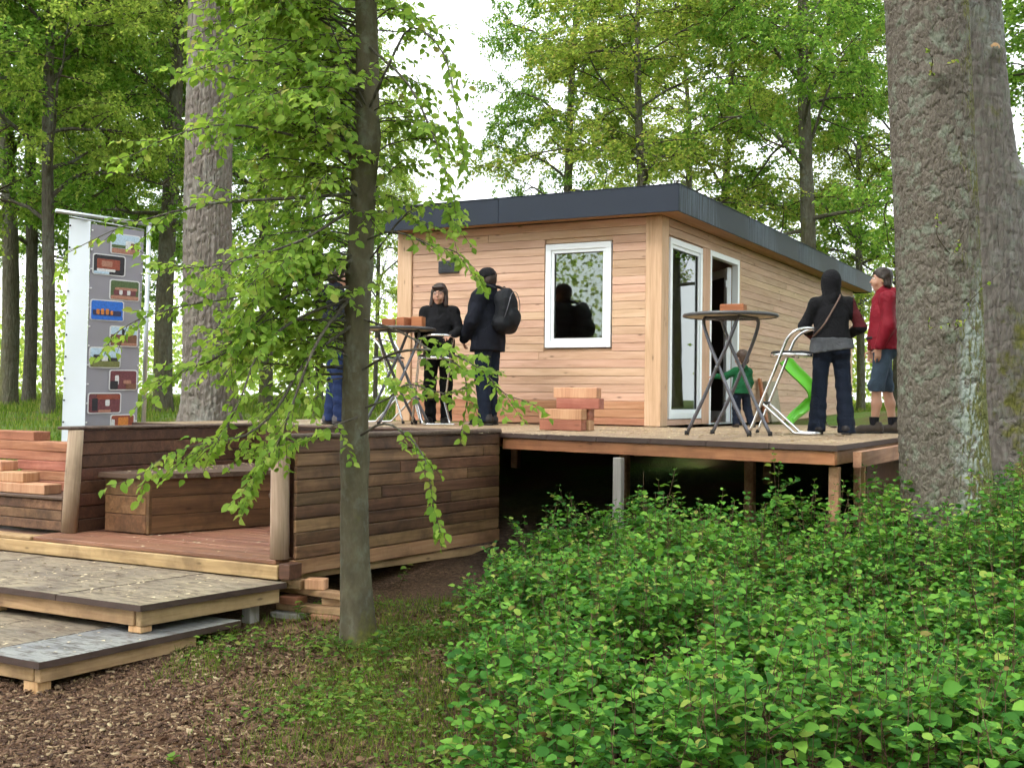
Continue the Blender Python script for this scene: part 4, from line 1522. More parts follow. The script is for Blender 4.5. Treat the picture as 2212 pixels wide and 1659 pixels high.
def grow(r, C, R, z_from, z_to, n_limb, crown_r, el0=.75, shape=lambda t: 1.0, n_sec=7, n_twig=6, per_twig=26, leaf=.07, flat=.5, az0=0.0, droop=.5, twig_l=.6):
    """limbs, side branches, twigs and leaf arrays for a tree whose trunk axis is C with radius R"""
    br2, br3 = [], []
    tw_p, tw_d, tw_l = [], [], []
    limbs = []
    zs = np.linspace(z_from, z_to, n_limb) + r.normal(0, .15, n_limb)
    for i, z in enumerate(zs):
        t = (z - z_from) / (z_to - z_from + 1e-6)
        c = np.array([np.interp(z, C[:, 2], C[:, k]) for k in range(3)])
        rad = np.interp(z, C[:, 2], R)
        L = crown_r * shape(min(max(t, 0), 1)) * r.uniform(.75, 1.15)
        az = az0 + i * 2.399 + r.normal(0, .25)
        pth = branch_path(c, az, el0 * r.uniform(.1, 1.8), L, r, 9, -el0 * r.uniform(.3, 1.2), .11, droop * r.uniform(.2, 1.4))
        limbs.append((pth, min(rad * .42, .012 + L * .011), .006))
        for j in range(n_sec):
            s = .22 + .78 * (j + r.random() * .7) / n_sec
            k = min(int(s * 9), 8)
            p = pth[k] + (pth[k + 1] - pth[k]) * (s * 9 - k if s * 9 - k <= 1 else 1)
            d = pth[k + 1] - pth[k]
            a = math.atan2(d[1], d[0]) + (1 if j % 2 else -1) * r.uniform(.5, 1.1)
            l2 = L * (.5 - .22 * s) * r.uniform(.7, 1.25) + .25
            p2 = branch_path(p, a, r.uniform(-.45, .75), l2, r, 4, -.3, .16, .3)
            br2.append((p2, .010 + l2 * .004, .003))
            for q in range(n_twig):
                s3 = .15 + .85 * (q + r.random() * .8) / n_twig
                k3 = min(int(s3 * 4), 3)
                pp = p2[k3] + (p2[k3 + 1] - p2[k3]) * min(s3 * 4 - k3, 1)
                d3 = p2[k3 + 1] - p2[k3]
                a3 = math.atan2(d3[1], d3[0]) + (1 if q % 2 else -1) * r.uniform(.3, 1.1)
                e3 = r.uniform(-.95, .65)
                dv = np.array([cos(a3) * cos(e3), sin(a3) * cos(e3), sin(e3)])
                l3 = twig_l * r.uniform(.55, 1.25)
                tw_p.append(pp)
                tw_d.append(dv)
                tw_l.append(l3)
                br3.append((np.array([pp, pp + dv * l3 * .55 + [0, 0, .01], pp + dv * l3 - [0, 0, .04 * l3]]), .0045, .0015))
    tp, td, tl = np.array(tw_p), np.array(tw_d), np.array(tw_l)
    m = len(tp)
    k = per_twig
    s = r.random((m, k))
    P = tp[:, None] + td[:, None] * (tl[:, None] * s)[..., None]
    side = norm(np.cross(td, np.array([0, 0, 1.0])))
    P = P + side[:, None] * (r.normal(0, .085, (m, k)) * tl[:, None] / .6)[..., None] + np.array([0, 0, 1.0]) * (r.normal(0, .05, (m, k)))[..., None]
    P[..., 2] -= .05 * s * tl[:, None]
    dr = td[:, None] * .5 + side[:, None] * r.choice([-1, 1], (m, k))[..., None] * .7 + r.normal(0, .35, (m, k, 3))
    dr[..., 2] -= .25
    nr = np.array([0, 0, 1.0]) + r.normal(0, 1 - flat, (m, k, 3))
    L = leaf * r.uniform(.65, 1.3, (m, k))
    return limbs, br2, br3, P.reshape(-1, 3), dr.reshape(-1, 3), nr.reshape(-1, 3), L.ravel()


def tree_proto(name, seed, H, r0, z_from, n_limb, crown_r, bark, leafm, shape, lean=(0, 0), per_twig=26, leaf=.075, el0=.7, flat=.5, n_sec=7, n_twig=6, droop=.5, sides=20, rows=60):
    r = np.random.default_rng(seed)
    path = np.array([(lean[0] * t * H + .30 * sin(5 * t + seed) * t, lean[1] * t * H + .28 * cos(4.3 * t + seed) * t, H * t) for t in np.linspace(0, 1, 8)])
    rad = [r0 * 1.0, r0 * .93, r0 * .86, r0 * .76, r0 * .62, r0 * .45, r0 * .28, r0 * .1]
    root = empty(name, (0, 0, 0))
    me, _ = trunk_mesh('trunk', path - np.array([0, 0, .25]), rad, MATS[bark], sides, rows, .014, (11, 11, 3.5), .06, .35, seed)
    mesh_obj('trunk', me, None, root, (0, 0, -.25))
    limbs, b2, b3, P, dr, nr, L = grow(r, spline(path, 6), np.interp(np.linspace(0, 1, 43), np.linspace(0, 1, 8), rad), z_from, H * .96, n_limb, crown_r, el0, shape, n_sec, n_twig, per_twig, leaf, flat, 0, droop)
    bo = mesh_obj('branches', tubes_mesh('branches', limbs, MATS[bark], 7), None, root)
    mesh_obj('twigs', tubes_mesh('twigs', b2 + b3, MATS['twig'], 4), None, bo)['kind'] = 'stuff'
    leaf_object('crown', P, dr, nr, L, .62, MATS[leafm], root, True, np.zeros(3), r)
    return root


def place_tree(proto, first, px, d, rz, sx, sz, label, group, lean=(0, 0), py=None):
    o = proto if first else copy_tree(proto)
    x, y, _ = at(px, 850, d)
    o.location = (x, y, float(ground_z(x, y)))
    o.rotation_euler = (lean[0], lean[1], rz)
    o.scale = (sx, sx, sz)
    tag(o, label, 'tree', group)
    return o


dome = lambda t: (.55 + .9 * t) * (1 - t) ** .35 + .15 if t < 1 else .15
wide = lambda t: .95 - .5 * t
pA_ = tree_proto('beech_tree', 3, 12.5, .15, 3.4, 30, 3.9, 'bark_dark', 'leaf_back_deep', wide, per_twig=46, leaf=.088, flat=.25, el0=.55, droop=.7)
pB_ = tree_proto('maple_tree', 5, 13, .18, 3.6, 29, 3.8, 'bark_mid', 'leaf_back_green', wide, per_twig=46, leaf=.088, flat=.2, el0=.6, droop=.8)
pC_ = tree_proto('oak_tree', 8, 12.5, .13, 3.0, 30, 4.0, 'bark_mid', 'leaf_back_yellow', wide, per_twig=40, leaf=.085, flat=.15, el0=.45, droop=1.0, n_sec=8)
GT = 'woodland trees around the clearing'
spots = [(pB_, 352, 21.5, .3, .95, 1.0, 'mossy straight tree right behind the banner mast'),
         (pA_, 105, 19.0, 1.0, .72, .95, 'slim forked tree left of the white banner panel'),
         (pA_, 62, 27.0, 2.2, 1.0, 1.1, 'dark tree second from the left edge of the lawn'),
         (pB_, 18, 25.0, 4.0, 1.05, 1.05, 'greenish mossy tree at the left picture edge'),
         (pB_, -190, 19.0, 5.0, 1.0, 1.0, 'tree whose boughs hang in from the upper left corner'),
         (pA_, 232, 34.0, 1.4, 1.1, 1.1, 'distant dark tree seen behind the banner'),
         (pB_, 575, 25.0, 2.6, .80, 1.0, 'straight trunk right of the thick furrowed trunk behind leaves'),
         (pA_, 690, 33.0, .4, .8, 1.05, 'thin far tree behind the leaves left of the young tree'),
         (pB_, 480, 31.0, 4.4, .9, 1.1, 'far tree between the thick furrowed trunk and the young tree'),
         (pA_, 810, 40.0, 3.4, .55, .95, 'slender far tree just behind the young trunk'),
         (pB_, 1228, 29.0, 1.9, .78, 1.05, 'tall straight trunk rising behind the left part of the cabin roof'),
         (pC_, 1385, 25.5, .9, 1.02, .92, 'spreading yellowish oak directly behind the cabin roof'),
         (pB_, 1745, 24.5, 3.3, .98, 1.12, 'tall trunk rising behind the right end of the cabin roof'),
         (pC_, 1560, 33.0, 4.1, 1.15, 1.1, 'distant yellow green tree right behind the cabin'),
         (pC_, 1470, 38.0, 2.7, 1.2, 1.15, 'far pale green tree filling the gap above the cabin roof'),
         (pC_, 1860, 29.0, 5.2, .8, .95, 'light green tree right of the tall trunk behind the cabin'),
         (pB_, 260, 25.0, 2.9, .75, .9, 'slim leafy tree just behind the banner top'),
         (pA_, 1935, 31.0, 2.0, .8, 1.0, 'deep green tree between the cabin and the thick right trunk'),
         (pB_, 2330, 17.0, .5, 1.0, .9, 'tree at the right whose leaves show past the mossy trunk'),
         (pB_, -480, 29.0, .9, 1.1, 1.1, 'woodland tree beyond the left picture edge'),
         (pC_, 2600, 26.0, .9, 1.1, 1.1, 'woodland tree beyond the right picture edge')]
seen = set()
for pr_, px, d, rz, sx, sz, lab in spots:
    place_tree(pr_, id(pr_) not in seen, px, d, rz, sx, sz, lab, GT)
    seen.add(id(pr_))
# the wood goes on behind the photographer (it shows as reflections in the panes)
for u, d, pr_, rz, lab in ((4.5, -6, pA_, 0, 'tree standing right behind the photographer, outside the picture'), (11, -3, pB_, 1, 'tree to the right of the photographer, outside the picture'), (-9.5, -1.5, pA_, 2, 'tree to the left of the photographer, outside the picture')):
    o = copy_tree(pr_)
    p = ud(u, d)
    o.location = (p[0], p[1], float(ground_z(p[0], p[1])))
    o.rotation_euler = (0, 0, rz)
    o.scale = (1, 1, 1)
    tag(o, lab, 'tree', 'woodland trees behind the camera')

# ------------------------------------------------------------------ thick trunks
def big_tree(name, label, pxs, radii, bark, sides, rows, relief, cell, flare, seed, top, z_crown, n_limb, crown_r, leafm, bumps=(), d_up=None):
    pts = [at(x, y, d) for x, y, d in pxs]
    up = pts[-1]
    dirv = pts[-1] - pts[-2]
    pts += [up + dirv / dirv[2] * (top - up[2]) * .5, up + dirv / dirv[2] * (top - up[2])]
    root = empty(name, tuple(pts[0]), 0, label, 'tree', 'thick old trunks')
    n = len(pts)
    rad = list(radii) + [radii[-1] * .75, radii[-1] * .4]
    bm_ = [tuple(at(x, y, d)) + (br, bh) for x, y, d, br, bh in bumps]
    me, o0 = trunk_mesh('trunk', pts, rad, MATS[bark], sides, rows, relief, cell, .03, flare, seed, bm_, 5.0 if rows < 500 else 4.75)
    mesh_obj('trunk', me, None, root)
    r = np.random.default_rng(seed + 50)
    S = spline(pts, 6) - o0
    Rr = np.interp(np.linspace(0, 1, len(S)), np.linspace(0, 1, n), rad)
    limbs, b2, b3, P, dr, nr, L = grow(r, S, Rr, z_crown - o0[2], top - o0[2] - .5, n_limb, crown_r, .6, wide, 6, 6, 26, .11, .45)
    bo = mesh_obj('branches', tubes_mesh('branches', limbs, MATS[bark], 8), None, root)
    mesh_obj('twigs', tubes_mesh('twigs', b2 + b3, MATS['twig'], 4), None, bo)['kind'] = 'stuff'
    leaf_object('crown', P, dr, nr, L, .62, MATS[leafm], root, True, np.zeros(3), r)
    return root


rt = big_tree('old_oak', 'thick oak trunk with white lichen patches at the right of the deck',
              [(2056, 1290, 8.45), (2050, 1150, 8.45), (2036, 900, 8.45), (2026, 590, 8.45), (2012, 250, 8.45), (1999, 0, 8.45)], [.315, .295, .283, .28, .276, .272],
              'bark_oak', 224, 580, .013, (20, 20, 7.5), .22, 11, 15, 7.2, 16, 4.0, 'leaf_back_green',
              [(2030, 165, 8.2, .05, .05), (2062, 562, 8.2, .035, .045), (2045, 722, 8.2, .04, .05)])
rt2 = big_tree('old_oak', 'second thick brown trunk with mossy foot at the right picture edge',
               [(2200, 1110, 11.3), (2176, 950, 11.3), (2150, 780, 11.3), (2128, 500, 11.3), (2108, 250, 11.3), (2092, 0, 11.3)], [.46, .375, .30, .265, .245, .235],
               'bark_oak2', 110, 320, .02, (17, 17, 5.5), .5, 13, 16, 6.6, 16, 4.0, 'leaf_back_green', [(2195, 400, 11.2, .12, .12), (2150, 110, 11.0, .07, .05)])
rt3 = big_tree('old_oak', 'thick grey furrowed trunk left of the young tree behind the landing',
               [(455, 925, 15.6), (453, 860, 15.6), (450, 700, 15.6), (449, 400, 15.6), (455, 150, 15.6), (457, 0, 15.6)], [.345, .315, .305, .295, .285, .275],
               'bark_furrow', 150, 360, .024, (20, 20, 3.0), .3, 17, 17, 7.5, 18, 4.2, 'leaf_back_deep')

# burr shoots on the right trunk
rb = np.random.default_rng(9)
for (x, y, tips) in ((2030, 165, [(1992, 95), (2062, 118)]), (2062, 562, [(2022, 452), (2082, 500)]), (2045, 722, [(2096, 688), (2172, 575), (2014, 672)])):
    b = at(x, y, 8.19)
    R0 = np.array(rt.location)
    for tx, ty in tips:
        tpos = at(tx, ty, 7.98)
        mid1 = b * .7 + tpos * .3 + rb.normal(0, .025, 3)
        mid2 = b * .35 + tpos * .65 + rb.normal(0, .03, 3)
        pth = spline([b - R0, mid1 - R0, mid2 - R0, tpos - R0], 4)
        sh = MB().tube(pth, np.linspace(.005, .0012, len(pth)), 5).build('burr_shoot', MATS['twig'], rt)
        k = 7
        t_ = rb.uniform(.35, 1.0, k)
        PP_ = np.array([pth[min(int(q * (len(pth) - 1)), len(pth) - 1)] for q in t_]) + rb.normal(0, .006, (k, 3))
        V, Fc, kk = leaves_np(PP_, rb.normal(0, .6, (k, 3)) + [0, 0, -.2] - FWD * .3, rb.normal(0, .6, (k, 3)) + [0, 0, 1], rb.uniform(.02, .04, k), .7)
        me = np_mesh('shoot_leaves', V, Fc, False, MATS['leaf_back_yellow'])
        face_attr(me, 'rnd', np.repeat(rb.random(k) * .9, kk))
        mesh_obj('shoot_leaves', me, None, sh)
m = MB().lathe([(.001, .012), (.035, .012), (.045, .0), (.05, -.02)], n=14)
cs_ = at(2150, 102, 10.98)
o = m.build('cut_branch_scar', MATS['pine_z'], rt2, tuple(cs_ - np.array(rt2.location)), (radians(80), 0, YAW))

# ------------------------------------------------------------------ young hornbeam in the foreground
HD = 7.55
hp = [(776, 1405), (772, 1330), (766, 1180), (766, 960), (771, 720), (781, 500), (792, 260), (793, 100), (787, -60), (780, -260), (775, -480)]
hr_ = np.array([.102, .092, .086, .085, .083, .080, .080, .073, .07, .055, .035])
hpts = [at(x, y, HD) for x, y in hp]
horn = empty('young_hornbeam', tuple(hpts[0]), 0, 'young tree with slender grey trunk and fresh green drooping leaves in front', 'tree')
O0 = hpts[0]
me, _ = trunk_mesh('trunk', hpts, hr_, MATS['bark_smooth'], 72, 420, .0035, (16, 16, 6), .08, .22, 23,
                   [tuple(at(795, 300, HD - .05)) + (.07, .03), tuple(at(770, 335, HD)) + (.05, .03), tuple(at(775, 580, HD - .05)) + (.06, .025), tuple(at(770, 985, HD)) + (.09, .018)])
mesh_obj('trunk', me, None, horn)
rh_ = np.random.default_rng(41)
HS = spline(hpts, 8)


def trunk_at(y):
    ys_ = np.array([p[1] for p in hp], float)
    k = np.interp(-y, -ys_, np.arange(len(hp)))
    i = min(int(k), len(hp) - 2)
    return hpts[i] + (hpts[i + 1] - hpts[i]) * (k - i)


mains, thin = [], []
LEFTV = -RIGHT
for i in range(190):
    y = -380 + 1200 * (i / 189.0) + rh_.normal(0, 15)
    left = rh_.random() < .80
    a_rel = rh_.normal(0, .75)
    if left:
        ang0 = math.atan2(LEFTV[1], LEFTV[0]) + a_rel
        L = rh_.uniform(.5, 1.3) * (1.15 if y < 250 else 1.0 if y < 650 else .85)
    elif y < 470:
        ang0 = math.atan2(RIGHT[1], RIGHT[0]) + a_rel
        L = rh_.uniform(.25, .62)
    else:
        continue
    el = rh_.uniform(-.1, .95) if y < 550 else rh_.uniform(-.2, .5)
    mains.append(branch_path(trunk_at(y), ang0, el, L, rh_, 9, -el * 1.1 - rh_.uniform(.0, .6), .12, rh_.uniform(.1, 1.1)))
    thin.append(1.0 if y < 700 else .7)
ex = [  # single boughs that can be followed in the picture: pixel, pixel, distance
    [(770, 560, 7.5), (660, 600, 7.2), (520, 640, 7.0), (400, 660, 6.9), (300, 690, 6.8), (235, 730, 6.8)],
    [(760, 420, 7.5), (600, 430, 7.1), (460, 440, 7.0), (330, 470, 6.9), (240, 500, 6.9), (130, 555, 6.9)],
    [(765, 640, 7.5), (640, 690, 7.1), (560, 760, 6.9), (520, 860, 6.8), (470, 950, 6.8), (400, 985, 6.8)],
    [(765, 700, 7.5), (660, 780, 7.2), (600, 880, 7.0), (530, 940, 6.9), (430, 960, 6.85), (350, 990, 6.8), (300, 1030, 6.8)],
    [(760, 640, 7.5), (690, 730, 7.0), (640, 850, 6.8), (600, 960, 6.8), (560, 1010, 6.8), (530, 1080, 6.8)],
    [(790, 520, 7.5), (850, 500, 7.3), (930, 530, 7.2), (985, 545, 7.2), (1035, 590, 7.2)],
    [(780, 800, 7.5), (860, 760, 7.2), (960, 760, 7.0), (1040, 800, 7.0), (1090, 850, 7.0), (1150, 870, 7.0)],
    [(785, 690, 7.5), (870, 720, 7.2), (950, 770, 7.1), (1000, 800, 7.05), (1010, 880, 7.05)],
    [(780, 940, 7.45), (830, 915, 7.2), (885, 945, 7.1), (920, 1000, 7.05), (935, 1080, 7.05), (950, 1150, 7.05)],
    [(775, 900, 7.5), (720, 920, 7.1), (650, 950, 7.0), (560, 965, 7.0)],
    [(800, 560, 7.5), (880, 460, 7.3), (950, 440, 7.2), (980, 480, 7.2)],
    [(795, 240, 7.5), (840, 140, 7.3), (890, 60, 7.2), (960, 120, 7.1), (990, 260, 7.1), (1000, 330, 7.1)],
    [(795, 240, 7.5), (740, 120, 7.3), (700, 30, 7.2), (640, -20, 7.1)],
    [(760, 330, 7.5), (620, 290, 7.1), (480, 270, 6.9), (360, 300, 6.8), (260, 350, 6.8)],
    [(765, 450, 7.5), (650, 520, 7.0), (520, 560, 6.8), (420, 580, 6.7), (330, 560, 6.7)],
    [(795, 100, 7.5), (880, 180, 7.2), (930, 280, 7.1), (960, 360, 7.1), (985, 440, 7.1)],
    [(770, 200, 7.5), (640, 150, 7.1), (520, 130, 6.9), (400, 160, 6.8)],
    [(790, 880, 7.45), (840, 860, 7.1), (880, 830, 7.0), (960, 850, 7.0), (1000, 840, 7.0)],
    [(755, 620, 7.5), (620, 640, 7.2), (490, 760, 7.0), (400, 800, 6.9), (345, 820, 6.9)],
]
for i_, e in enumerate(ex):
    mains.append(spline([at(*p) for p in e], 3))
    thin.append({0: .55, 1: .4, 2: .8, 3: .55, 6: .6, 7: .5, 8: .7, 11: .6, 13: .5, 14: .6, 15: .6}.get(i_, .8))
hp_m, hp_t = [], []
LP, LDr, LN = [], [], []
for path, th_ in zip(mains, thin):
    n = len(path)
    Lm = float(np.sum(np.linalg.norm(np.diff(path, axis=0), axis=1)))
    hp_m.append((path - O0, .0035 + .0045 * Lm, .0018))
    nt = int(Lm / .062 * th_)
    for j in range(nt):
        s = .26 + .74 * (j + .5) / nt
        k = min(int(s * (n - 1)), n - 2)
        p = path[k] + (path[k + 1] - path[k]) * (s * (n - 1) - k)
        d = norm(path[k + 1] - path[k])
        sd = norm(np.cross(d, np.array([0, 0, 1.0])))
        sg = 1 if j % 2 else -1
        dv = norm(d * .75 + sd * sg * rh_.uniform(.5, 1.0) + np.array([0, 0, rh_.uniform(-.65, .45)]))
        l = rh_.uniform(.08, .40) * (1.2 - .5 * s)
        q1, q2 = p + dv * l * .5 - np.array([0, 0, .01]), p + dv * l - np.array([0, 0, .10 * l])
        hp_t.append((np.array([p, q1, q2]) - O0, .0026, .0012))
        nl = max(4, int(l / .026))
        for a in range(nl):
            t = (a + .7) / nl
            c = p + (q1 - p) * min(t * 2, 1) + (q2 - q1) * max(t * 2 - 1, 0)
            sl = norm(np.cross(dv, np.array([0, 0, 1.0])))
            sg2 = 1 if a % 2 else -1
            LP.append(c + rh_.normal(0, .006, 3))
            LDr.append(dv * .5 + sl * sg2 * .7 + np.array([0, 0, -.42]) + rh_.normal(0, .3, 3))
            LN.append(np.array([0, 0, 1.0]) * .7 + dv * .35 + rh_.normal(0, .45, 3) - FWD * .2)
bo = mesh_obj('branches', tubes_mesh('branches', hp_m, MATS['bark_dark'], 7), None, horn)
mesh_obj('twigs', tubes_mesh('twigs', hp_t, MATS['twig'], 4), None, bo)['kind'] = 'stuff'
LP, LDr, LN = np.array(LP), np.array(LDr), np.array(LN)
LL = .057 * rh_.uniform(.65, 1.25, len(LP))


def split_leaves(P, Dr, Nr, L, width, mat, parent, origin, r, n_part=300, pick=None, fine=False):
    """the largest seen leaves become parts of their own, the rest one mass"""
    x, y, d = proj(P)
    ok = (x > 4) & (x < 2208) & (y > 4) & (y < 1655) & (d > .5)
    if pick is not None:
        ok &= pick
    Nn = norm(np.cross(norm(np.cross(norm(Dr), Nr)), norm(Dr)))
    face = np.abs(np.sum(Nn * norm(CC - P), 1))
    score = np.where(ok, L * face / d, -1)
    idx = np.argsort(-score)[:n_part]
    rest = np.ones(len(P), bool)
    rest[idx] = False
    near_ = rest & (d < 6.3) if fine else rest & False
    far_ = rest & ~near_
    leaf_object('foliage', P[far_], Dr[far_], Nr[far_], L[far_], width, mat, parent, False, origin, r)
    if fine:
        leaf_object('foliage', P[near_], Dr[near_], Nr[near_], L[near_], width, mat, parent, False, origin, r, True)
    tv, tt = leaf_template(width, True)
    mes = []
    for k in range(3):
        t2 = tv.copy()
        t2[:, 2] *= (1.0, 1.6, .4)[k]
        me = np_mesh('leaf', t2, tt, False, mat)
        face_attr(me, 'rnd', np.full(len(tt), (.1, .4, .7)[k]))
        mes.append(me)
    for i in idx:
        D1 = norm(Dr[i])
        S1 = norm(np.cross(D1, Nr[i]))
        N1 = np.cross(S1, D1)
        o = bpy.data.objects.new('leaf', mes[i % 3])
        COL.objects.link(o)
        M = mathutils.Matrix([[S1[k], D1[k], N1[k], 0] for k in range(3)] + [[0, 0, 0, 1]])
        o.rotation_euler = M.to_euler()
        o.scale = (L[i],) * 3
        o.location = P[i] - origin
        o.parent = parent


split_leaves(LP, LDr, LN, LL, .66, MATS['leaf_hornbeam'], horn, O0, rh_)
mossb = MB()

# ------------------------------------------------------------------ the snowberry thicket in the foreground
rs = np.random.default_rng(77)
n_st = 1820
u_ = rs.uniform(-.75, 6.2, n_st * 3)
d_ = rs.uniform(3.9, 9.3, n_st * 3)
xe = np.interp(d_, [3.9, 5, 6, 6.8, 7.6, 8.4, 8.9, 9.3], [-.02, -.10, -.20, -.25, -.20, -.10, .3, 2.2]) + .10 * np.sin(d_ * 5)
keep = (u_ > xe) & (u_ < d_ * .47 + 1.5)
X_, Y_ = (RIGHT[0] * u_ + FWD[0] * d_), (RIGHT[1] * u_ + FWD[1] * d_)
keep &= ~((Y_ > np.where(X_ > -5.16, 9.24 - .74 * (X_ + 5.14) / 3.22, 6.4) - .12) & (X_ < -1.75))
keep &= vnoise(X_, Y_, 3.3, 8.0) > -.72
keep &= (np.hypot(X_ - rt.location.x, Y_ - rt.location.y) > .33)
idx = np.where(keep)[0][:n_st]
u_, d_, X_, Y_, xe = u_[idx], d_[idx], X_[idx], Y_[idx], xe[idx]
Zg = ground_z(X_, Y_)
hn = vnoise(X_, Y_, 2.2, 1.0)
hgt = (.71 + .20 * hn + rs.normal(0, .06, len(X_))) * (.6 + .4 * smooth(0, .45, u_ - xe)) + .20 * (rs.random(len(X_)) < .07)
hgt += .05 * smooth(6.3, 7.8, d_) * smooth(-.2, 1.0, u_) + .20 * smooth(1.7, 2.3, u_) * smooth(6.8, 7.7, d_)
SO = np.array([0.0, 5.5, 0.0])
shrub = empty('shrub_thicket', tuple(SO), 0, 'dense bright green round leaved thicket filling the lower right', 'shrub')
st_p, SP, SD, SN, SL = [], [], [], [], []
for i in range(len(X_)):
    a = rs.uniform(0, 6.28)
    tilt = rs.uniform(.0, .35)
    b = np.array([X_[i], Y_[i], Zg[i] - .02])
    tip = b + np.array([cos(a) * tilt * hgt[i], sin(a) * tilt * hgt[i], hgt[i]])
    mid = (b + tip) / 2 + rs.normal(0, .02, 3)
    pth = spline([b, mid, tip], 3)
    st_p.append((pth - SO, .0035, .0012))
    dens = .5 + .5 * vnoise(X_[i], Y_[i], 3.1, 4.0)
    nn = int(hgt[i] * (.62 if dens > .25 else .35) / .043)
    d = norm(tip - mid)
    for k in range(nn):
        t = 1 - k * .043 / hgt[i] * rs.uniform(.85, 1.15)
        if t < .36:
            break
        c = mid + (tip - mid) * max(0, t * 2 - 1) if t > .5 else b + (mid - b) * t * 2
        az = a + k * 1.57 + rs.normal(0, .3)
        out = rs.uniform(0, .06) if k > 1 else 0
        for sg in (0, pi):
            o2 = np.array([cos(az + sg), sin(az + sg), 0])
            SP.append(c + o2 * (.006 + out))
            SD.append(o2 + np.array([0, 0, rs.uniform(-.35, .5)]) + d * (.5 if k < 2 else 0))
            SN.append(np.array([0, 0, 1.0]) + rs.normal(0, .33, 3))
            SL.append((.027 + .0075 * min(k, 4)) * rs.uniform(.7, 1.25))
    # side shoot
    for _ in range(2):
        t = rs.uniform(.45, .85)
        c = mid + (tip - mid) * max(0, t * 2 - 1) if t > .5 else b + (mid - b) * t * 2
        az = rs.uniform(0, 6.28)
        dv = np.array([cos(az) * .8, sin(az) * .8, .55])
        l = rs.uniform(.08, .22)
        st_p.append((np.array([c, c + dv * l * .5, c + dv * l]) - SO, .002, .001))
        for k in range(int(l / .03)):
            cc = c + dv * (l - k * .03)
            for sg in (0, pi):
                o2 = np.array([cos(az + 1.57 * (k + 1) + sg), sin(az + 1.57 * (k + 1) + sg), .2])
                SP.append(cc + o2 * .005)
                SD.append(o2 + dv * .3 + np.array([0, 0, rs.uniform(-.3, .3)]))
                SN.append(np.array([0, 0, 1.0]) + rs.normal(0, .33, 3))
                SL.append(rs.uniform(.028, .056))
# bare twigs between
for i in range(900):
    j = rs.integers(len(X_))
    b = np.array([X_[j], Y_[j], Zg[j]]) + np.append(rs.normal(0, .06, 2), 0)
    tip = b + np.array([rs.normal(0, .1), rs.normal(0, .1), hgt[j] * rs.uniform(.6, .98)])
    st_p.append((np.array([b, (b + tip) / 2 + rs.normal(0, .015, 3), tip]) - SO, .0028, .001))
mesh_obj('stems', tubes_mesh('stems', st_p, MATS['twig_red'], 4), None, shrub)['kind'] = 'stuff'
SP, SD, SN, SL = map(np.array, (SP, SD, SN, SL))
gz = ground_z(SP[:, 0], SP[:, 1])
split_leaves(SP, SD, SN, SL, .86, MATS['leaf_shrub'], shrub, SO, rs, pick=(SP[:, 2] - gz > .55), fine=True)

# ------------------------------------------------------------------ grass, weeds, chips
def blades(name, X, Y, h, w, mat, label, r, bend=.5):
    n = len(X)
    Z = ground_z(X, Y)
    a = r.uniform(0, 6.28, n)
    b = r.uniform(0, 6.28, n)
    B = np.stack([X, Y, Z - .005], -1)
    S = np.stack([np.cos(a), np.sin(a), 0 * a], -1) * (w * .5)[:, None]
    T = B + np.stack([np.cos(b) * h * bend * r.random(n), np.sin(b) * h * bend * r.random(n), h], -1)
    V = np.stack([B - S, B + S, T], 1).reshape(-1, 3)
    o0 = B.mean(0)
    me = np_mesh(name, V - o0, np.arange(3 * n).reshape(-1, 3), False, mat)
    face_attr(me, 'rnd', r.random(n) * .97)
    o = mesh_obj(name, me, None, None, tuple(o0))
    return tag(o, label, 'grass', None, 'stuff')


rg = np.random.default_rng(5)


def in_deck(X, Y):
    return ((X > -9.95) & (X < -1.8) & (Y > 8.4) & (Y < 23.5)) | ((X > -9.8) & (X < -5.3) & (Y > 6.4) & (Y < 9.2))


n = 90000
dd = 10.5 + 34 * rg.random(n) ** 1.6
uu = rg.uniform(-.56, .56, n) * dd
X, Y = RIGHT[0] * uu + FWD[0] * dd, RIGHT[1] * uu + FWD[1] * dd
ok = ~in_deck(X, Y) & (vnoise(X, Y, .5, 2) > -.75)
X, Y, dd = X[ok], Y[ok], dd[ok]
blades('lawn_grass', X, Y, rg.uniform(.04, .11, len(X)) * (1 + .02 * dd), rg.uniform(.006, .012, len(X)) * (1 + .05 * dd), MATS['grass_blade'], 'short patchy lawn under the trees behind the deck', rg)
# longer grass and herbs on the bank in front of the landing
n = 22000
uu = rg.uniform(-2.1, .2, n)
dd = rg.uniform(5.2, 8.9, n)
X, Y = RIGHT[0] * uu + FWD[0] * dd, RIGHT[1] * uu + FWD[1] * dd
dens = np.maximum(smooth(-1.9, -1.0, uu + .25 * (dd - 6.5)), .8 * smooth(6.5, 7.1, dd)) * (.35 + .65 * (vnoise(X, Y, 1.7, 3) > -.1)) * np.where(dd > 7.9, .6, 1)
ok = (rg.random(n) < dens) & ~((X < lx1 - .1) & (Y > lc[1] + .05) & (Y < 6.5)) & ~in_deck(X, Y)
X, Y = X[ok], Y[ok]
blades('bank_grass', X, Y, rg.uniform(.03, .10, len(X)), rg.uniform(.004, .008, len(X)), MATS['grass_blade'], 'thin grass tufts on the bank around the young tree', rg, .9)
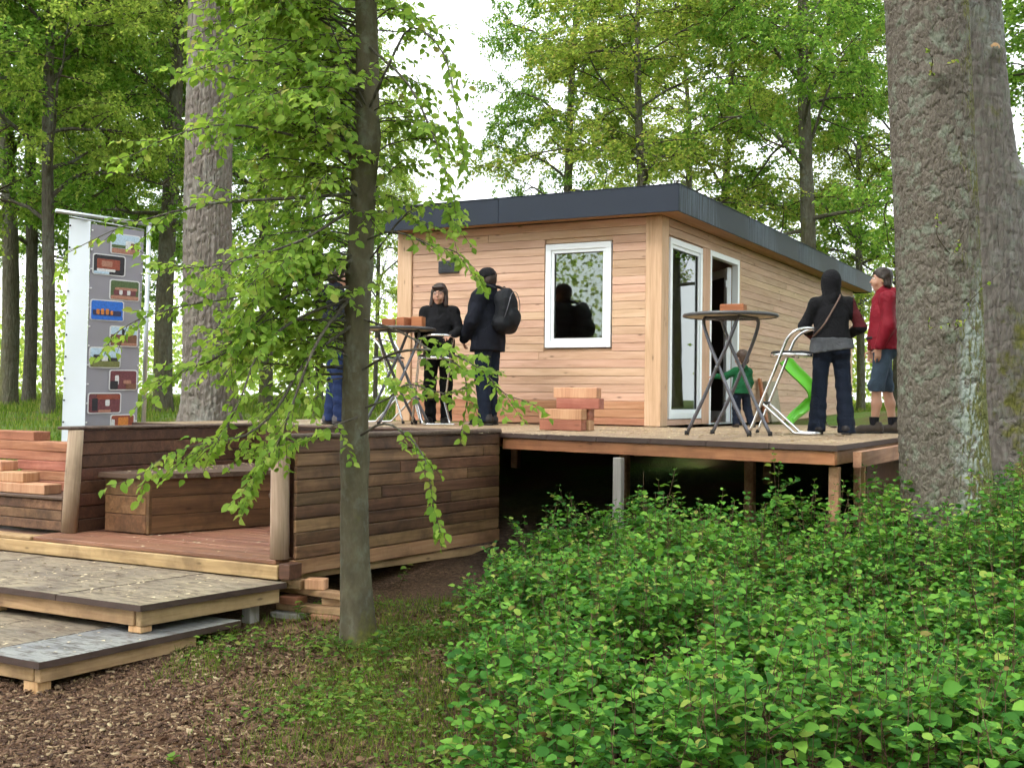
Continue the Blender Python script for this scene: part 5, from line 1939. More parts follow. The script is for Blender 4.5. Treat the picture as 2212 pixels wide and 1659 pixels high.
# low broad leaved weeds
n = 15000
uu = rg.uniform(-2.0, .25, n)
dd = rg.uniform(4.7, 8.6, n)
X, Y = RIGHT[0] * uu + FWD[0] * dd, RIGHT[1] * uu + FWD[1] * dd
patch = vnoise(X, Y, 2.6, 6)
dens = np.maximum(smooth(-1.75, -.95, uu + .22 * (dd - 6.3)), .7 * smooth(6.6, 7.2, dd)) * smooth(-.3, .5, patch) * .9
ok = (rg.random(n) < dens) & ~((X < lx1 - .1) & (Y > lc[1] + .05) & (Y < 6.6)) & ~in_deck(X, Y)
X, Y = X[ok], Y[ok]
Z = ground_z(X, Y)
WP = np.stack([X, Y, Z + rg.uniform(.005, .09, len(X))], -1)
a = rg.uniform(0, 6.28, len(X))
wo = WP.mean(0)
o = leaf_object('ground_herbs', WP, np.stack([np.cos(a), np.sin(a), rg.uniform(-.2, .6, len(X))], -1), np.array([0, 0, 1.0]) + rg.normal(0, .3, (len(X), 3)), rg.uniform(.012, .05, len(X)), .6, MATS['weed_leaf'], None, False, wo, rg)
o.location = wo
tag(o, 'low broad leaved herbs covering the soil beside the chips', 'herbs', None, 'stuff')


def chip_mesh(n, urange, drange, size, mat, name, label, r, dens_fn, z_off=.0):
    uu = r.uniform(*urange, n)
    dd = r.uniform(*drange, n)
    X, Y = RIGHT[0] * uu + FWD[0] * dd, RIGHT[1] * uu + FWD[1] * dd
    ok = r.random(n) < dens_fn(uu, dd, X, Y)
    X, Y = X[ok], Y[ok]
    n = len(X)
    Z = ground_z(X, Y) + r.uniform(0, .018, n) + z_off
    a = r.uniform(0, 6.28, n)
    e = r.normal(0, .2, n)
    l = size * (.3 + 1.9 * r.random(n) ** 2.2)
    w = l * r.uniform(.14, .42, n)
    h = r.uniform(.002, .006, n)
    A = np.stack([np.cos(a) * np.cos(e), np.sin(a) * np.cos(e), np.sin(e)], -1)
    B = norm(np.cross(A, np.array([0, 0, 1.0]) + r.normal(0, .35, (n, 3))))
    Nn = np.cross(B, A)
    c = np.stack([X, Y, Z], -1)
    taper = r.uniform(.35, 1.0, n)
    cs = []
    for k in (-1, 1):
        for sx_, sy_ in ((-1, -1), (1, -1), (1, 1), (-1, 1)):
            tw = np.where(sx_ > 0, taper, 1.0)
            cs.append(c + A * (sx_ * l * .5)[:, None] + B * (sy_ * w * .5 * tw)[:, None] + Nn * (k * h)[:, None])
    V = np.stack(cs, 1).reshape(-1, 3)
    q = np.array([(4, 5, 6, 7), (0, 1, 5, 4), (1, 2, 6, 5), (2, 3, 7, 6), (3, 0, 4, 7)])
    Fc = (np.arange(n)[:, None, None] * 8 + q[None]).reshape(-1, 4)
    o0 = c.mean(0)
    me = np_mesh(name, V - o0, Fc, False, mat)
    face_attr(me, 'rnd', np.repeat(r.random(n), 5))
    o = mesh_obj(name, me, None, None, tuple(o0))
    return tag(o, label, name.replace('_', ' ').split()[-1], None, 'stuff')


def chip_mat():
    t = NT('chip')
    col = t.ramp(t.attr('rnd'), [(0, (.045, .025, .016)), (.3, (.095, .051, .031)), (.58, (.155, .088, .052)), (.78, (.225, .14, .083)), (.92, (.33, .235, .138)), (1, (.54, .44, .27))])
    col = t.mix(t.math('MULTIPLY', t.noise(t.geo(), 160, 3), .35), col, (.06, .035, .026))
    t.principled(col, .75, .25)
    return t.m


CHIP = chip_mat()
chip_mesh(41000, (-4.0, .15), (4.3, 7.9), .022, CHIP, 'wood_chips', 'layer of reddish and pale wood chips in the lower left', rg,
          lambda u, d, X, Y: np.clip(1.0 - .85 * smooth(-1.3, -.55, u + .22 * (d - 6.0) + .2 * vnoise(X, Y, 2, 3)), .10, 1) * ~((X < lx1 - .15) & (Y > lc[1] + .1) & (Y < 6.5)))
chip_mesh(2600, (-.6, .3), (7.0, 8.6), .028, CHIP, 'wood_chips', 'patch of pale chips between the young tree and the thicket', rg, lambda u, d, X, Y: .35 + .5 * (vnoise(X, Y, 3, 1) > .2))
# dead leaves
n = 3200
uu = rg.uniform(-1.8, .3, n)
dd = rg.uniform(4.6, 8.5, n)
X, Y = RIGHT[0] * uu + FWD[0] * dd, RIGHT[1] * uu + FWD[1] * dd
ok = ~in_deck(X, Y) & ~((X < lx1 - .1) & (Y > lc[1] + .05) & (Y < 6.6))
X, Y = X[ok], Y[ok]
leaf_mat('leaf_dead', [(0, (.05, .03, .02)), (.5, (.11, .065, .04)), (1, (.20, .13, .08))], .15)
DP = np.stack([X, Y, ground_z(X, Y) + .012], -1)
a = rg.uniform(0, 6.28, len(X))
do = DP.mean(0)
o = leaf_object('fallen_leaves', DP, np.stack([np.cos(a), np.sin(a), rg.normal(0, .25, len(X))], -1), np.array([0, 0, 1.0]) + rg.normal(0, .4, (len(X), 3)), rg.uniform(.025, .06, len(X)), .7, MATS['leaf_dead'], None, False, do, rg)
o.location = do
tag(o, 'scattered brown dead leaves on the soil', 'leaves', None, 'stuff')

# petals and shavings that fell on deck, landing and bench
plain('petal', (.62, .52, .36), .7, .2, 0, .3, 30)
pp_, n = [], 0
for (x0, x1, y0, y1, z, k) in ((-5.2, -1.95, 8.75, 12.6, DZ, 900), (-8.8, -5.4, 9.05, 12.6, DZ, 350), (-7.9, -5.5, 6.5, 8.8, LZ + .002, 170), (-7.8, -7.3, 7.05, 8.8, BT + .04, 110), (-8.4, -5.5, 5.4, 6.4, US, 220), (-6.5, lx1, 4.45, 5.8, LS, 60)):
    pp_.append(np.stack([rg.uniform(x0, x1, k), rg.uniform(y0, y1, k), np.full(k, z + .004)], -1))
PP = np.concatenate(pp_)
a = rg.uniform(0, 6.28, len(PP))
l = rg.uniform(.006, .02, len(PP))
A = np.stack([np.cos(a), np.sin(a), 0 * a], -1) * l[:, None]
B = np.stack([-np.sin(a), np.cos(a), 0 * a], -1) * (l * rg.uniform(.3, .8, len(PP)))[:, None]
up = np.array([0, 0, 1.0]) * (l * .3)[:, None]
V = np.stack([PP - A, PP - B + up, PP + A, PP + B + up * .4], 1).reshape(-1, 3)
po = PP.mean(0)
o = mesh_obj('wood_shavings', np_mesh('wood_shavings', V - po, np.arange(len(V)).reshape(-1, 4), False, MATS['petal']), None, None, tuple(po))
tag(o, 'pale shavings and petals strewn over deck, bench and steps', 'shavings', None, 'stuff')

# ------------------------------------------------------------------ single small plants near the tree foot
def seedling(px, py, h, nl, ls, label, seed):
    r = np.random.default_rng(seed)
    b = None
    for dq in np.linspace(9.5, 4.5, 400):          # where the picture ray meets the ground
        q = at(px, py, dq)
        if q[2] > ground_z(q[0], q[1]):
            b = q
            break
    b = np.array([b[0], b[1], float(ground_z(b[0], b[1]))])
    root = empty('seedling', tuple(b), 0, label, 'plant', 'young seedlings around the young tree')
    tip = np.array([r.normal(0, .03), r.normal(0, .03), h])
    MB().tube(spline([(0, 0, -.02), tip * .5 + r.normal(0, .01, 3), tip], 3), np.linspace(.003, .0015, 7), 5).build('stem', MATS['twig_red'], root)
    tv, tt = leaf_template(.72)
    for k in range(nl):
        t = .25 + .75 * (k + .5) / nl
        az = k * 2.4 + r.normal(0, .3)
        Dv = norm(np.array([cos(az), sin(az), r.uniform(-.1, .6)]))
        Nv = np.array([0, 0, 1.0]) + r.normal(0, .2, 3)
        Sv = norm(np.cross(Dv, Nv))
        N1 = np.cross(Sv, Dv)
        L = ls * r.uniform(.75, 1.2)
        V = tip * t + L * (tv[:, 0:1] * Sv + tv[:, 1:2] * Dv + tv[:, 2:3] * N1)
        me = np_mesh('leaf', V, tt, False, MATS['weed_leaf'])
        face_attr(me, 'rnd', np.full(len(tt), r.random() * .9))
        mesh_obj('leaf', me, None, root)


for i, (px, py, h, nl, ls, lab) in enumerate((
        (590, 1305, .16, 7, .07, 'bright seedling beside the cribbing left of the young tree'),
        (830, 1440, .22, 12, .075, 'leafy shoot right at the mossy foot of the young tree'),
        (852, 1478, .14, 9, .065, 'low leafy shoot just below the tree foot on the right'),
        (560, 1400, .15, 8, .06, 'seedling in the grass between the lower step and the tree'),
        (690, 1455, .17, 9, .065, 'seedling on the bank left below the tree foot'),
        (600, 1560, .10, 7, .055, 'small seedling above the edge of the wood chips'),
        (745, 1545, .12, 8, .06, 'seedling in the middle of the herb patch'),
        (950, 1550, .10, 8, .05, 'small shoot at the left foot of the thicket'),
        (860, 1270, .20, 9, .06, 'thin shoot behind the young tree near the pale chips'),
        (640, 1340, .14, 8, .06, 'seedling between the cribbing and the young trunk'),
        (370, 1655, .05, 5, .05, 'tiny green plant alone in the wood chips'))):
    seedling(px, py, h, nl, ls, lab, 100 + i)

# moss cushion at the tree foot
mo = MB()
V, Fc = tube_geo([(0, 0, -.05), (0, 0, .04), (0, 0, .12), (0, 0, .2)], [.15, .15, .125, .1], 20)
plain('moss', (.11, .105, .02), .95, .1, 0, .5, 25, .8, 80)
mb = hpts[0]

# far bushes and the edge of the wood
def far_mass(name, label, pts, mat, r, leaf=.3, per=260):
    P, Nn = [], []
    for (px, d, rad, h) in pts:
        x, y, _ = at(px, 850, d)
        z = float(ground_z(x, y))
        q = r.normal(size=(per, 3))
        q = norm(q) * (r.random((per, 1)) ** .35)
        P.append(np.array([x, y, z + h * .5]) + q * np.array([rad, rad, h * .55]))
    P = np.concatenate(P)
    n = len(P)
    o0 = P.mean(0)
    o = leaf_object(name, P, r.normal(size=(n, 3)) + [0, 0, -.3], r.normal(size=(n, 3)) + [0, 0, .8], leaf * r.uniform(.6, 1.3, n), .6, mat, None, True, o0, r)
    o.location = o0
    return tag(o, label, 'wood', None, 'stuff')


pts = [(px + rg.normal(0, 30), rg.uniform(44, 72), rg.uniform(2.5, 4), rg.uniform(2.6, 6.0)) for px in np.linspace(-300, 1000, 50)]
far_mass('far_wood', 'line of far bushes at the end of the lawn on the left', pts, MATS['leaf_back_deep'], rg, .26, 460)
pts = [(px + rg.normal(0, 15), rg.uniform(38, 55), rg.uniform(1.5, 3), rg.uniform(3.0, 6.5)) for px in np.linspace(1780, 2500, 26)]
far_mass('far_wood', 'light green far bushes seen past the right end of the cabin', pts, MATS['leaf_back_yellow'], rg, .22, 520)
pts = [(px + rg.normal(0, 40), rg.uniform(70, 110), rg.uniform(4, 7), rg.uniform(5, 9)) for px in np.concatenate([np.linspace(-800, -250, 14), np.linspace(2500, 3200, 14)])]
far_mass('far_wood', 'edge of the wood far away beyond both picture sides', pts, MATS['leaf_back_deep'], rg, .5, 300)

Pb = []
for k in range(46):
    a_ = radians(95 + 170 * k / 45.0 + rg.normal(0, 3)) - pi / 2 + YAW
    a_ = YAW + pi / 2 + radians(75 + 210 * k / 45.0)
    rr_ = rg.uniform(22, 34)
    c_ = np.array([cos(a_) * rr_, sin(a_) * rr_, 0.0])
    q = norm(rg.normal(size=(1100, 3))) * rg.random((1100, 1)) ** .4
    hh_ = rg.uniform(9, 14)
    Pb.append(c_ + np.array([0, 0, hh_ * .5]) + q * np.array([3.6, 3.6, hh_ * .52]))
Pb = np.concatenate(Pb)
o0 = Pb.mean(0)
o = leaf_object('far_wood', Pb, rg.normal(size=Pb.shape) + [0, 0, -.3], rg.normal(size=Pb.shape) + [0, 0, .6], rg.uniform(.16, .34, len(Pb)), .7, MATS['leaf_back_deep'], None, True, o0, rg)
o.location = o0
tag(o, 'wood closing off the clearing behind the photographer', 'wood', None, 'stuff')

# ================================================================== people: implicit surfaces turned into meshes
class Field:
    def __init__(s, lo, hi, h):
        s.lo = np.array(lo, float)
        s.h = h
        s.n = np.ceil((np.array(hi, float) - s.lo) / h).astype(int) + 1
        s.F = np.full(s.n, .5, np.float32)

    def block(s, a, b):
        i0 = np.clip(np.floor((a - s.lo) / s.h).astype(int), 0, s.n)
        i1 = np.clip(np.ceil((b - s.lo) / s.h).astype(int) + 1, 0, s.n)
        if np.any(i1 <= i0):
            return None, None
        g = [s.lo[k] + s.h * np.arange(i0[k], i1[k]) for k in range(3)]
        G = np.stack(np.meshgrid(*g, indexing='ij'), -1)
        return tuple(slice(i0[k], i1[k]) for k in range(3)), G

    def put(s, sl, d, k, sub=False):
        a = s.F[sl]
        if sub:
            d = -d
            h = np.clip(.5 - .5 * (d + 0 * a - a) / k, 0, 1) if k > 0 else None
            if k > 0:
                hh = np.clip(.5 + .5 * (d - a) / k, 0, 1)
                s.F[sl] = a * (1 - hh) + d * hh + k * hh * (1 - hh)
            else:
                s.F[sl] = np.maximum(a, d)
        else:
            hh = np.clip(.5 + .5 * (d - a) / k, 0, 1)
            s.F[sl] = d * (1 - hh) + a * hh - k * hh * (1 - hh)

    def rc(s, a, b, r1, r2, k=.03, sub=False):
        """tapered capsule"""
        a, b = np.array(a, float), np.array(b, float)
        m = max(r1, r2) + k + 2 * s.h
        sl, P = s.block(np.minimum(a, b) - m, np.maximum(a, b) + m)
        if sl is None:
            return s
        ab = b - a
        t = np.clip(((P - a) @ ab) / (ab @ ab + 1e-9), 0, 1)
        d = np.linalg.norm(P - a - t[..., None] * ab, axis=-1) - (r1 + (r2 - r1) * t)
        s.put(sl, d.astype(np.float32), k, sub)
        return s

    def el(s, c, r, k=.03, R=None, sub=False):
        """ellipsoid, optionally turned by the matrix R"""
        c, r = np.array(c, float), np.array(r, float)
        m = r.max() + k + 2 * s.h
        sl, P = s.block(c - m, c + m)
        if sl is None:
            return s
        Q = P - c
        if R is not None:
            Q = Q @ R
        k0 = np.linalg.norm(Q / r, axis=-1)
        k1 = np.linalg.norm(Q / (r * r), axis=-1)
        d = k0 * (k0 - 1) / (k1 + 1e-9)
        s.put(sl, d.astype(np.float32), k, sub)
        return s

    def cut(s, p, n, k=0.0):
        """keep the side opposite to n"""
        G = np.stack(np.meshgrid(*[s.lo[i] + s.h * np.arange(s.n[i]) for i in range(3)], indexing='ij'), -1)
        n = np.array(n, float) / np.linalg.norm(n)
        s.F = np.maximum(s.F, ((G - np.array(p)) @ n).astype(np.float32))
        return s

    def folds(s, amp, freq, seed, stretch=(1, 1, 1)):
        m = np.abs(s.F) < .03
        I = np.argwhere(m)
        P = (s.lo + I * s.h) * np.array(stretch)
        s.F[m] += (amp * sines(P, freq, seed)).astype(np.float32)
        return s

    def mesh(s, name, mat):
        F, n = s.F, s.n
        ins = F < 0
        c = np.zeros(n - 1, np.int8)
        for dx in (0, 1):
            for dy in (0, 1):
                for dz in (0, 1):
                    c += ins[dx:n[0] - 1 + dx, dy:n[1] - 1 + dy, dz:n[2] - 1 + dz]
        cells = np.argwhere((c > 0) & (c < 8))
        idx = np.full(n - 1, -1, np.int64)
        idx[tuple(cells.T)] = np.arange(len(cells))
        offs = np.array([(x, y, z) for x in (0, 1) for y in (0, 1) for z in (0, 1)])
        val = np.stack([F[tuple((cells + o).T)] for o in offs], 1)
        acc = np.zeros((len(cells), 3))
        cnt = np.zeros(len(cells))
        for i in range(8):
            for j in range(i + 1, 8):
                if np.abs(offs[i] - offs[j]).sum() == 1:
                    x = (val[:, i] < 0) != (val[:, j] < 0)
                    t = val[:, i] / (val[:, i] - val[:, j] + 1e-12)
                    p = offs[i] + t[:, None] * (offs[j] - offs[i])
                    acc[x] += p[x]
                    cnt[x] += 1
        V = s.lo + s.h * (cells + acc / cnt[:, None])
        quads = []
        for ax in range(3):
            o = [k for k in range(3) if k != ax]
            sl0 = [slice(None)] * 3
            sl1 = [slice(None)] * 3
            sl0[ax] = slice(0, -1)
            sl1[ax] = slice(1, None)
            ch = ins[tuple(sl0)] != ins[tuple(sl1)]
            E = np.argwhere(ch)
            E = E[(E[:, o[0]] > 0) & (E[:, o[1]] > 0) & (E[:, o[0]] < n[o[0]] - 1) & (E[:, o[1]] < n[o[1]] - 1)]
            if len(E) == 0:
                continue
            u, w = np.zeros(3, int), np.zeros(3, int)
            u[o[0]] = 1
            w[o[1]] = 1
            q = np.stack([idx[tuple((E - u - w).T)], idx[tuple((E - w).T)], idx[tuple(E.T)], idx[tuple((E - u).T)]], 1)
            fl = ins[tuple(E.T)]
            if ax == 1:
                fl = ~fl
            q[~fl] = q[~fl][:, ::-1]
            quads.append(q)
        return np_mesh(name, V, np.concatenate(quads), True, mat)


def cloth(name, col, rough=.85, var=.2, bump=.25, scale=900):
    t = NT(name)
    oc = t.obj_coord()
    n1 = t.noise(oc, 9, 5, .62, 1.4)
    n2 = t.noise(oc, scale * .4, 2, .5)
    c = t.hsv(col + (1,), .5, 1.0, t.math('ADD', 1 - var, t.math('MULTIPLY', n1, 2 * var)))
    t.principled(c, rough, .2, 0, t.bump(t.math('ADD', n1, t.math('MULTIPLY', n2, .1)), bump * 2.4, .03))
    MATS[name] = t.m


def skin_mat(name, col):
    t = NT(name)
    oc = t.obj_coord()
    n1 = t.noise(oc, 14, 4, .6)
    c = t.mix(t.math('MULTIPLY', n1, .5), col, (col[0] * 1.0, col[1] * .78, col[2] * .72))
    t.principled(c, .5, .35, 0, None, Subsurface_Weight=.12, Subsurface_Scale=.02)
    MATS[name] = t.m


skin_mat('skin', (.46, .27, .19))
cloth('jacket_black', (.0065, .0066, .0085))
cloth('jacket_navy', (.0062, .0078, .0145))
cloth('jacket_red', (.19, .006, .017), .6, .15)
cloth('maroon', (.085, .014, .017))
cloth('shirt_grey', (.075, .08, .09))
cloth('denim_dark', (.0075, .0125, .026), .85, .3)
cloth('denim_black', (.0045, .005, .007), .85, .3)
cloth('denim_blue', (.045, .068, .10), .85, .35)
cloth('blue_work', (.010, .022, .075), .8, .3)
cloth('green_hood', (.009, .085, .032), .9, .25)
cloth('white_cloth', (.6, .6, .6))
cloth('sock', (.012, .012, .016))
plain('shoe_black', (.016, .014, .015), .5, .3, 0, .3, 20)
plain('shoe_brown', (.055, .042, .034), .7, .3, 0, .35, 20, .3)
plain('shoe_grey', (.075, .07, .078), .7, .3, 0, .3, 20, .3)
plain('sole', (.03, .028, .026), .8)
cloth('pack', (.0055, .007, .010), .6, .25)
plain('strap', (.14, .085, .065), .6)
plain('eye_white', (.75, .74, .72), .2)
plain('eye_dark', (.015, .01, .008), .2)
plain('lips', (.42, .17, .15), .45)
plain('brow', (.03, .02, .015), .8)


def hair_mat(name, c1, c2):
    t = NT(name)
    oc = t.obj_coord()
    n = t.noise(t.mapping(oc, (140, 140, 12)), 1.0, 3, .6)
    t.principled(t.ramp(n, [(.3, c1), (.7, c2)]), .45, .4, 0, t.bump(n, .6, .004))
    MATS[name] = t.m


hair_mat('hair_dark', (.012, .007, .006), (.045, .024, .018))
hair_mat('hair_brown', (.012, .008, .006), (.042, .027, .018))
hair_mat('hair_child', (.025, .014, .009), (.075, .042, .026))

REST = dict(head=(0, .02, 1.585), neck=(0, 0, 1.44), sr=(.175, 0, 1.385), sl=(-.175, 0, 1.385), er=(.235, -.02, 1.10), el=(-.235, -.02, 1.10),
            wr=(.245, .06, .86), wl=(-.245, .06, .86), hr=(.09, 0, .90), hl=(-.09, 0, .90), kr=(.10, .02, .49), kl=(-.10, .02, .49), ar=(.10, -.02, .09), al=(-.10, -.02, .09))


def hand(f, w, d, nrm_, s=1.0, side=1, curl=.5):
    """palm and five fingers; d = direction from wrist to knuckles, nrm_ = out of the back of the hand"""
    w, d = np.array(w, float), norm(np.array(d, float))
    n_ = np.array(nrm_, float)
    n_ = norm(n_ - d * (n_ @ d))
    x = np.cross(d, n_) * side                       # towards the thumb side
    kn = w + d * .085 * s
    for t in (-.026, -.009, .009, .026):
        f.rc(w + x * t * .7 * s + d * .01, kn + x * t * s, .013 * s, .0105 * s, .012)
    for t, l in ((.028, .072), (.0095, .080), (-.0095, .074), (-.027, .058)):
        a = kn + x * t * s
        d1 = norm(d - n_ * curl * .6)
        b = a + d1 * l * .5 * s
        d2 = norm(d - n_ * curl * 1.8)
        c = b + d2 * l * .5 * s
        f.rc(a, b, .0088 * s, .0080 * s, .004)
        f.rc(b, c, .0080 * s, .0068 * s, .004)
    th0 = w + x * .024 * s + d * .022 * s
    th1 = th0 + norm(x * .8 + d * .75 - n_ * .25) * .045 * s
    th2 = th1 + norm(x * .3 + d - n_ * .35) * .034 * s
    f.rc(th0, th1, .0125 * s, .0095 * s, .008)
    f.rc(th1, th2, .0095 * s, .0078 * s, .004)


def person(label, loc, rz, H, J, look, body_skin='skin'):
    """look: dict of clothing; the body is one continuous surface, clothes and hair are parts over it"""
    j = {k: np.array(v, float) for k, v in dict(REST, **J).items()}
    sc = H / 1.70
    p = empty('person', tuple(loc), rz, label, 'person')
    p.scale = (sc, sc, sc)
    bulk = look.get('bulk', 1.0)
    hs = look.get('head', 1.0)
    hd = j['head']
    ha = look.get('head_turn', 0.0)
    HR = Rz(ha) @ Rx(look.get('head_nod', 0.0))

    def hp_(v):
        return hd + hs * (HR @ np.array(v, float))

    # ------------------------------------------------ body
    f = Field((-.75, -.45, -.02), (.75, .65, 1.80), .012)
    f.el(hp_((0, -.015, .03)), np.array((.074, .093, .092)) * hs, .03, HR)
    f.el(hp_((0, .022, -.03)), np.array((.056, .068, .085)) * hs, .03, HR)
    f.rc(hp_((0, .05, -.085)), hp_((0, .062, -.095)), .022 * hs, .016 * hs, .03)
    f.rc(hp_((0, .083, .012)), hp_((0, .106, -.026)), .009 * hs, .013 * hs, .012)          # nose
    for s in (-1, 1):
        f.el(hp_((s * .030, .094, .012)), np.array((.015, .012, .010)) * hs, .012, sub=True)   # eye sockets
        f.el(hp_((s * .075, -.005, -.01)), np.array((.010, .020, .032)) * hs, .010, HR)        # ears
        f.el(hp_((s * .036, .065, -.035)), np.array((.022, .022, .026)) * hs, .02, HR)         # cheeks
    f.el(hp_((0, .082, -.058)), np.array((.024, .014, .010)) * hs, .012, HR)                   # mouth
    f.rc(j['neck'] - (0, 0, .03), hp_((0, -.01, -.05)), .058, .052 * hs, .03)
    for s in 'rl':
        f.rc(j['neck'] - (0, 0, .04), j['s' + s] - (0, 0, .015), .055, .045, .04)
    mid = (j['sr'] + j['sl']) / 2
    pel = (j['hr'] + j['hl']) / 2
    f.el(mid * .62 + pel * .38, (.155, .105, .21), .06)
    f.el(mid * .3 + pel * .7, (.14, .10, .17), .06)
    f.el(pel + (0, 0, .03), (.155, .11, .12), .06)
    for s in 'rl':
        f.rc(j['s' + s], j['e' + s], .050, .040, .04)
        f.rc(j['e' + s], j['w' + s], .040, .027, .03)
        f.rc(j['h' + s], j['k' + s], .082, .055, .05)
        cf = j['a' + s] * .45 + j['k' + s] * .55
        f.rc(j['k' + s], cf + (0, -.012, 0), .050, .050, .03)
        f.rc(cf + (0, -.012, 0), j['a' + s], .050, .034, .03)
        a = j['a' + s]
        fw_ = look.get('foot_' + s, (0, 1, 0))
        fw_ = np.array(fw_) / np.linalg.norm(fw_)
        f.rc(a - (0, 0, .04) - fw_ * .03, a - (0, 0, .055) + fw_ * .13, .035, .028, .03)
        dflt = j['w' + s] - j['e' + s]
        hspec = look.get('hand_' + s, (dflt, (1 if s == 'r' else -1, 0, .2), .5))
        hand(f, j['w' + s], hspec[0], hspec[1], 1.0, 1 if s == 'l' else -1, hspec[2])
    mesh_obj('body', f.mesh('body', MATS[body_skin]), None, p)

    # ------------------------------------------------ face
    if look.get('face', True):
        for s in (-1, 1):
            o = MB().lathe([(.001, .0095), (.0055, .008), (.0088, .003), (.0092, 0), (.0088, -.003), (.001, -.0095)], n=14).build('eye', MATS['eye_white'], p, tuple(hp_((s * .030, .077, .012))))
            o.scale = (hs,) * 3
            MB().lathe([(.001, .0065), (.004, .0055), (.006, .002), (.001, .0)], n=12).build('pupil', MATS['eye_dark'], o, tuple(HR @ np.array((0, .0060, 0))), (radians(-90), 0, ha))
            MB().tube([hp_((s * .014, .092, .030)), hp_((s * .030, .092, .036)), hp_((s * .046, .082, .032))], .0038, 6).build('eyebrow', MATS['brow'], p)
        MB().tube([hp_((-.021, .089, -.058)), hp_((0, .097, -.0565)), hp_((.021, .089, -.058))], np.array([.0022, .0055, .0022]), 8).build('lips', MATS['lips'], p)

    # ------------------------------------------------ jacket
    jk = look['jacket']
    e = jk.get('ease', .022) * bulk
    f = Field((-.75, -.45, .55), (.75, .65, 1.86), .0125)
    hem = jk['hem']
    for s in 'rl':
        f.rc(j['neck'] - (0, .0, .035), j['s' + s] + (0, 0, -.01), .062 + e * .5, .052 + e * .9, .04)
    f.el(mid * .62 + pel * .38 + (0, 0, 0), (.160 + e, .118 + e, .235), .06)
    f.el(mid * .3 + pel * .7, (.150 + e * 1.1, .118 + e, .20), .06)
    f.rc(pel + (.055, 0, .08), pel + (.075, 0, hem - pel[2] - .05), .125 + e, .118 + e, .06)
    f.rc(pel + (-.055, 0, .08), pel + (-.075, 0, hem - pel[2] - .05), .125 + e, .118 + e, .06)
    for s in 'rl':
        f.rc(j['s' + s] - (0, 0, .01), j['e' + s], .054 + e, .047 + e * .8, .05)
        w2 = j['w' + s] * .96 + j['e' + s] * .04
        f.rc(j['e' + s], w2, .052 + e * .8, .036 + e * .6, .03)
    nk = j['neck']
    f.rc(nk - (0, 0, .04), nk + (0, .0, jk.get('collar', .02)), .078 + e * .5, .070 + e * .3, .035)
    f.cut((0, 0, hem), (0, jk.get('hem_tilt', 0.0), -1))
    hood = jk.get('hood')
    if hood == 'up':
        f.el(hp_((0, -.02, .025)), (.108, .125, .128), .03, HR)
        f.rc(hp_((0, -.03, -.06)), nk, .095, .09, .05)
        f.el(hp_((0, .115, -.02)), (.075, .075, .10), .02, HR, sub=True)
    elif hood == 'down':
        f.el(nk + (0, -.095, .0), (.105, .06, .075), .04)
    f.folds(.010, 11, jk.get('seed', 1), (1, 1, 1.7))
    me = f.mesh('jacket', MATS[jk['mat']])
    if 'paint' in jk:                                             # coloured sleeve pieces
        me.materials.append(MATS[jk['paint'][0]])
        n = len(me.polygons)
        ctr = np.zeros(n * 3, np.float32)
        me.polygons.foreach_get('center', ctr)
        mi = jk['paint'][1](ctr.reshape(-1, 3)).astype(np.int32)
        me.polygons.foreach_set('material_index', mi)
    mesh_obj('jacket', me, None, p)
    if 'under' in look:                                          # shirt showing below the jacket
        z0, z1, mt = look['under']
        f = Field((-.35, -.3, z0 - .05), (.35, .3, z1 + .1), .010)
        f.rc(pel + (.07, -.01, .12), pel + (.085, -.015, z0 - pel[2] - .05), .140, .150, .06)
        f.rc(pel + (-.07, -.01, .12), pel + (-.085, -.015, z0 - pel[2] - .05), .140, .150, .06)
        f.cut((0, 0, z0), (.15, 0, -1)).cut((0, 0, z1 + .05), (0, 0, 1))
        f.folds(.006, 17, 4)
        mesh_obj('shirt', f.mesh('shirt', MATS[mt]), None, p)

    # ------------------------------------------------ trousers
    tr = look['trousers']
    f = Field((-.5, -.45, -.02), (.5, .5, 1.12), .0125)
    f.el(pel + (0, -.01, .03), (.166, .128, .13), .05)
    if tr.get('seat', 0) > 0:
        for s in (-1, 1):
            f.el(pel + (s * .075, -.055, -.03), (.088, .085, .095), .04)
    f.rc(pel + (.05, 0, .03), pel + (.05, 0, .14), .115, .105, .05)
    f.rc(pel + (-.05, 0, .03), pel + (-.05, 0, .14), .115, .105, .05)
    ke, ae = tr.get('knee', .070), tr.get('ankle', .062)
    end = tr.get('end', .035)
    for s in 'rl':
        f.rc(j['h' + s], j['k' + s], .098, ke, .04)
        a = j['a' + s] - (0, 0, .06)
        f.rc(j['k' + s], a, ke, ae, .03)
    f.cut((0, 0, end), (0, 0, -1))
    f.cut((0, 0, 1.06), (0, 0, 1))
    f.folds(tr.get('fold', .010), 12, tr.get('seed', 3), (1, 1, 1.5))
    mesh_obj('trousers', f.mesh('trousers', MATS[tr['mat']]), None, p)

    # ------------------------------------------------ shoes and socks
    for s in 'rl':
        a = j['a' + s]
        fw_ = np.array(look.get('foot_' + s, (0, 1, 0)), float)
        fw_ /= np.linalg.norm(fw_)
        base = np.array([a[0], a[1], a[2] - .09])
        f = Field(base + (-.25, -.25, -.005), base + (.25, .25, .22), .009)
        f.rc(base + fw_ * -.045 + (0, 0, .052), base + fw_ * .13 + (0, 0, .040), .050, .044, .03)
        f.rc(base + fw_ * .13 + (0, 0, .038), base + fw_ * .165 + (0, 0, .032), .044, .036, .02)
        f.rc(base + fw_ * -.03 + (0, 0, .06), base + fw_ * -.025 + (0, 0, look.get('shoe_h', .13)), .05, .047, .03)
        f.cut(base + (0, 0, .010), (0, 0, -1)).cut(base + (0, 0, look.get('shoe_h', .13)), (0, -.0, 1))
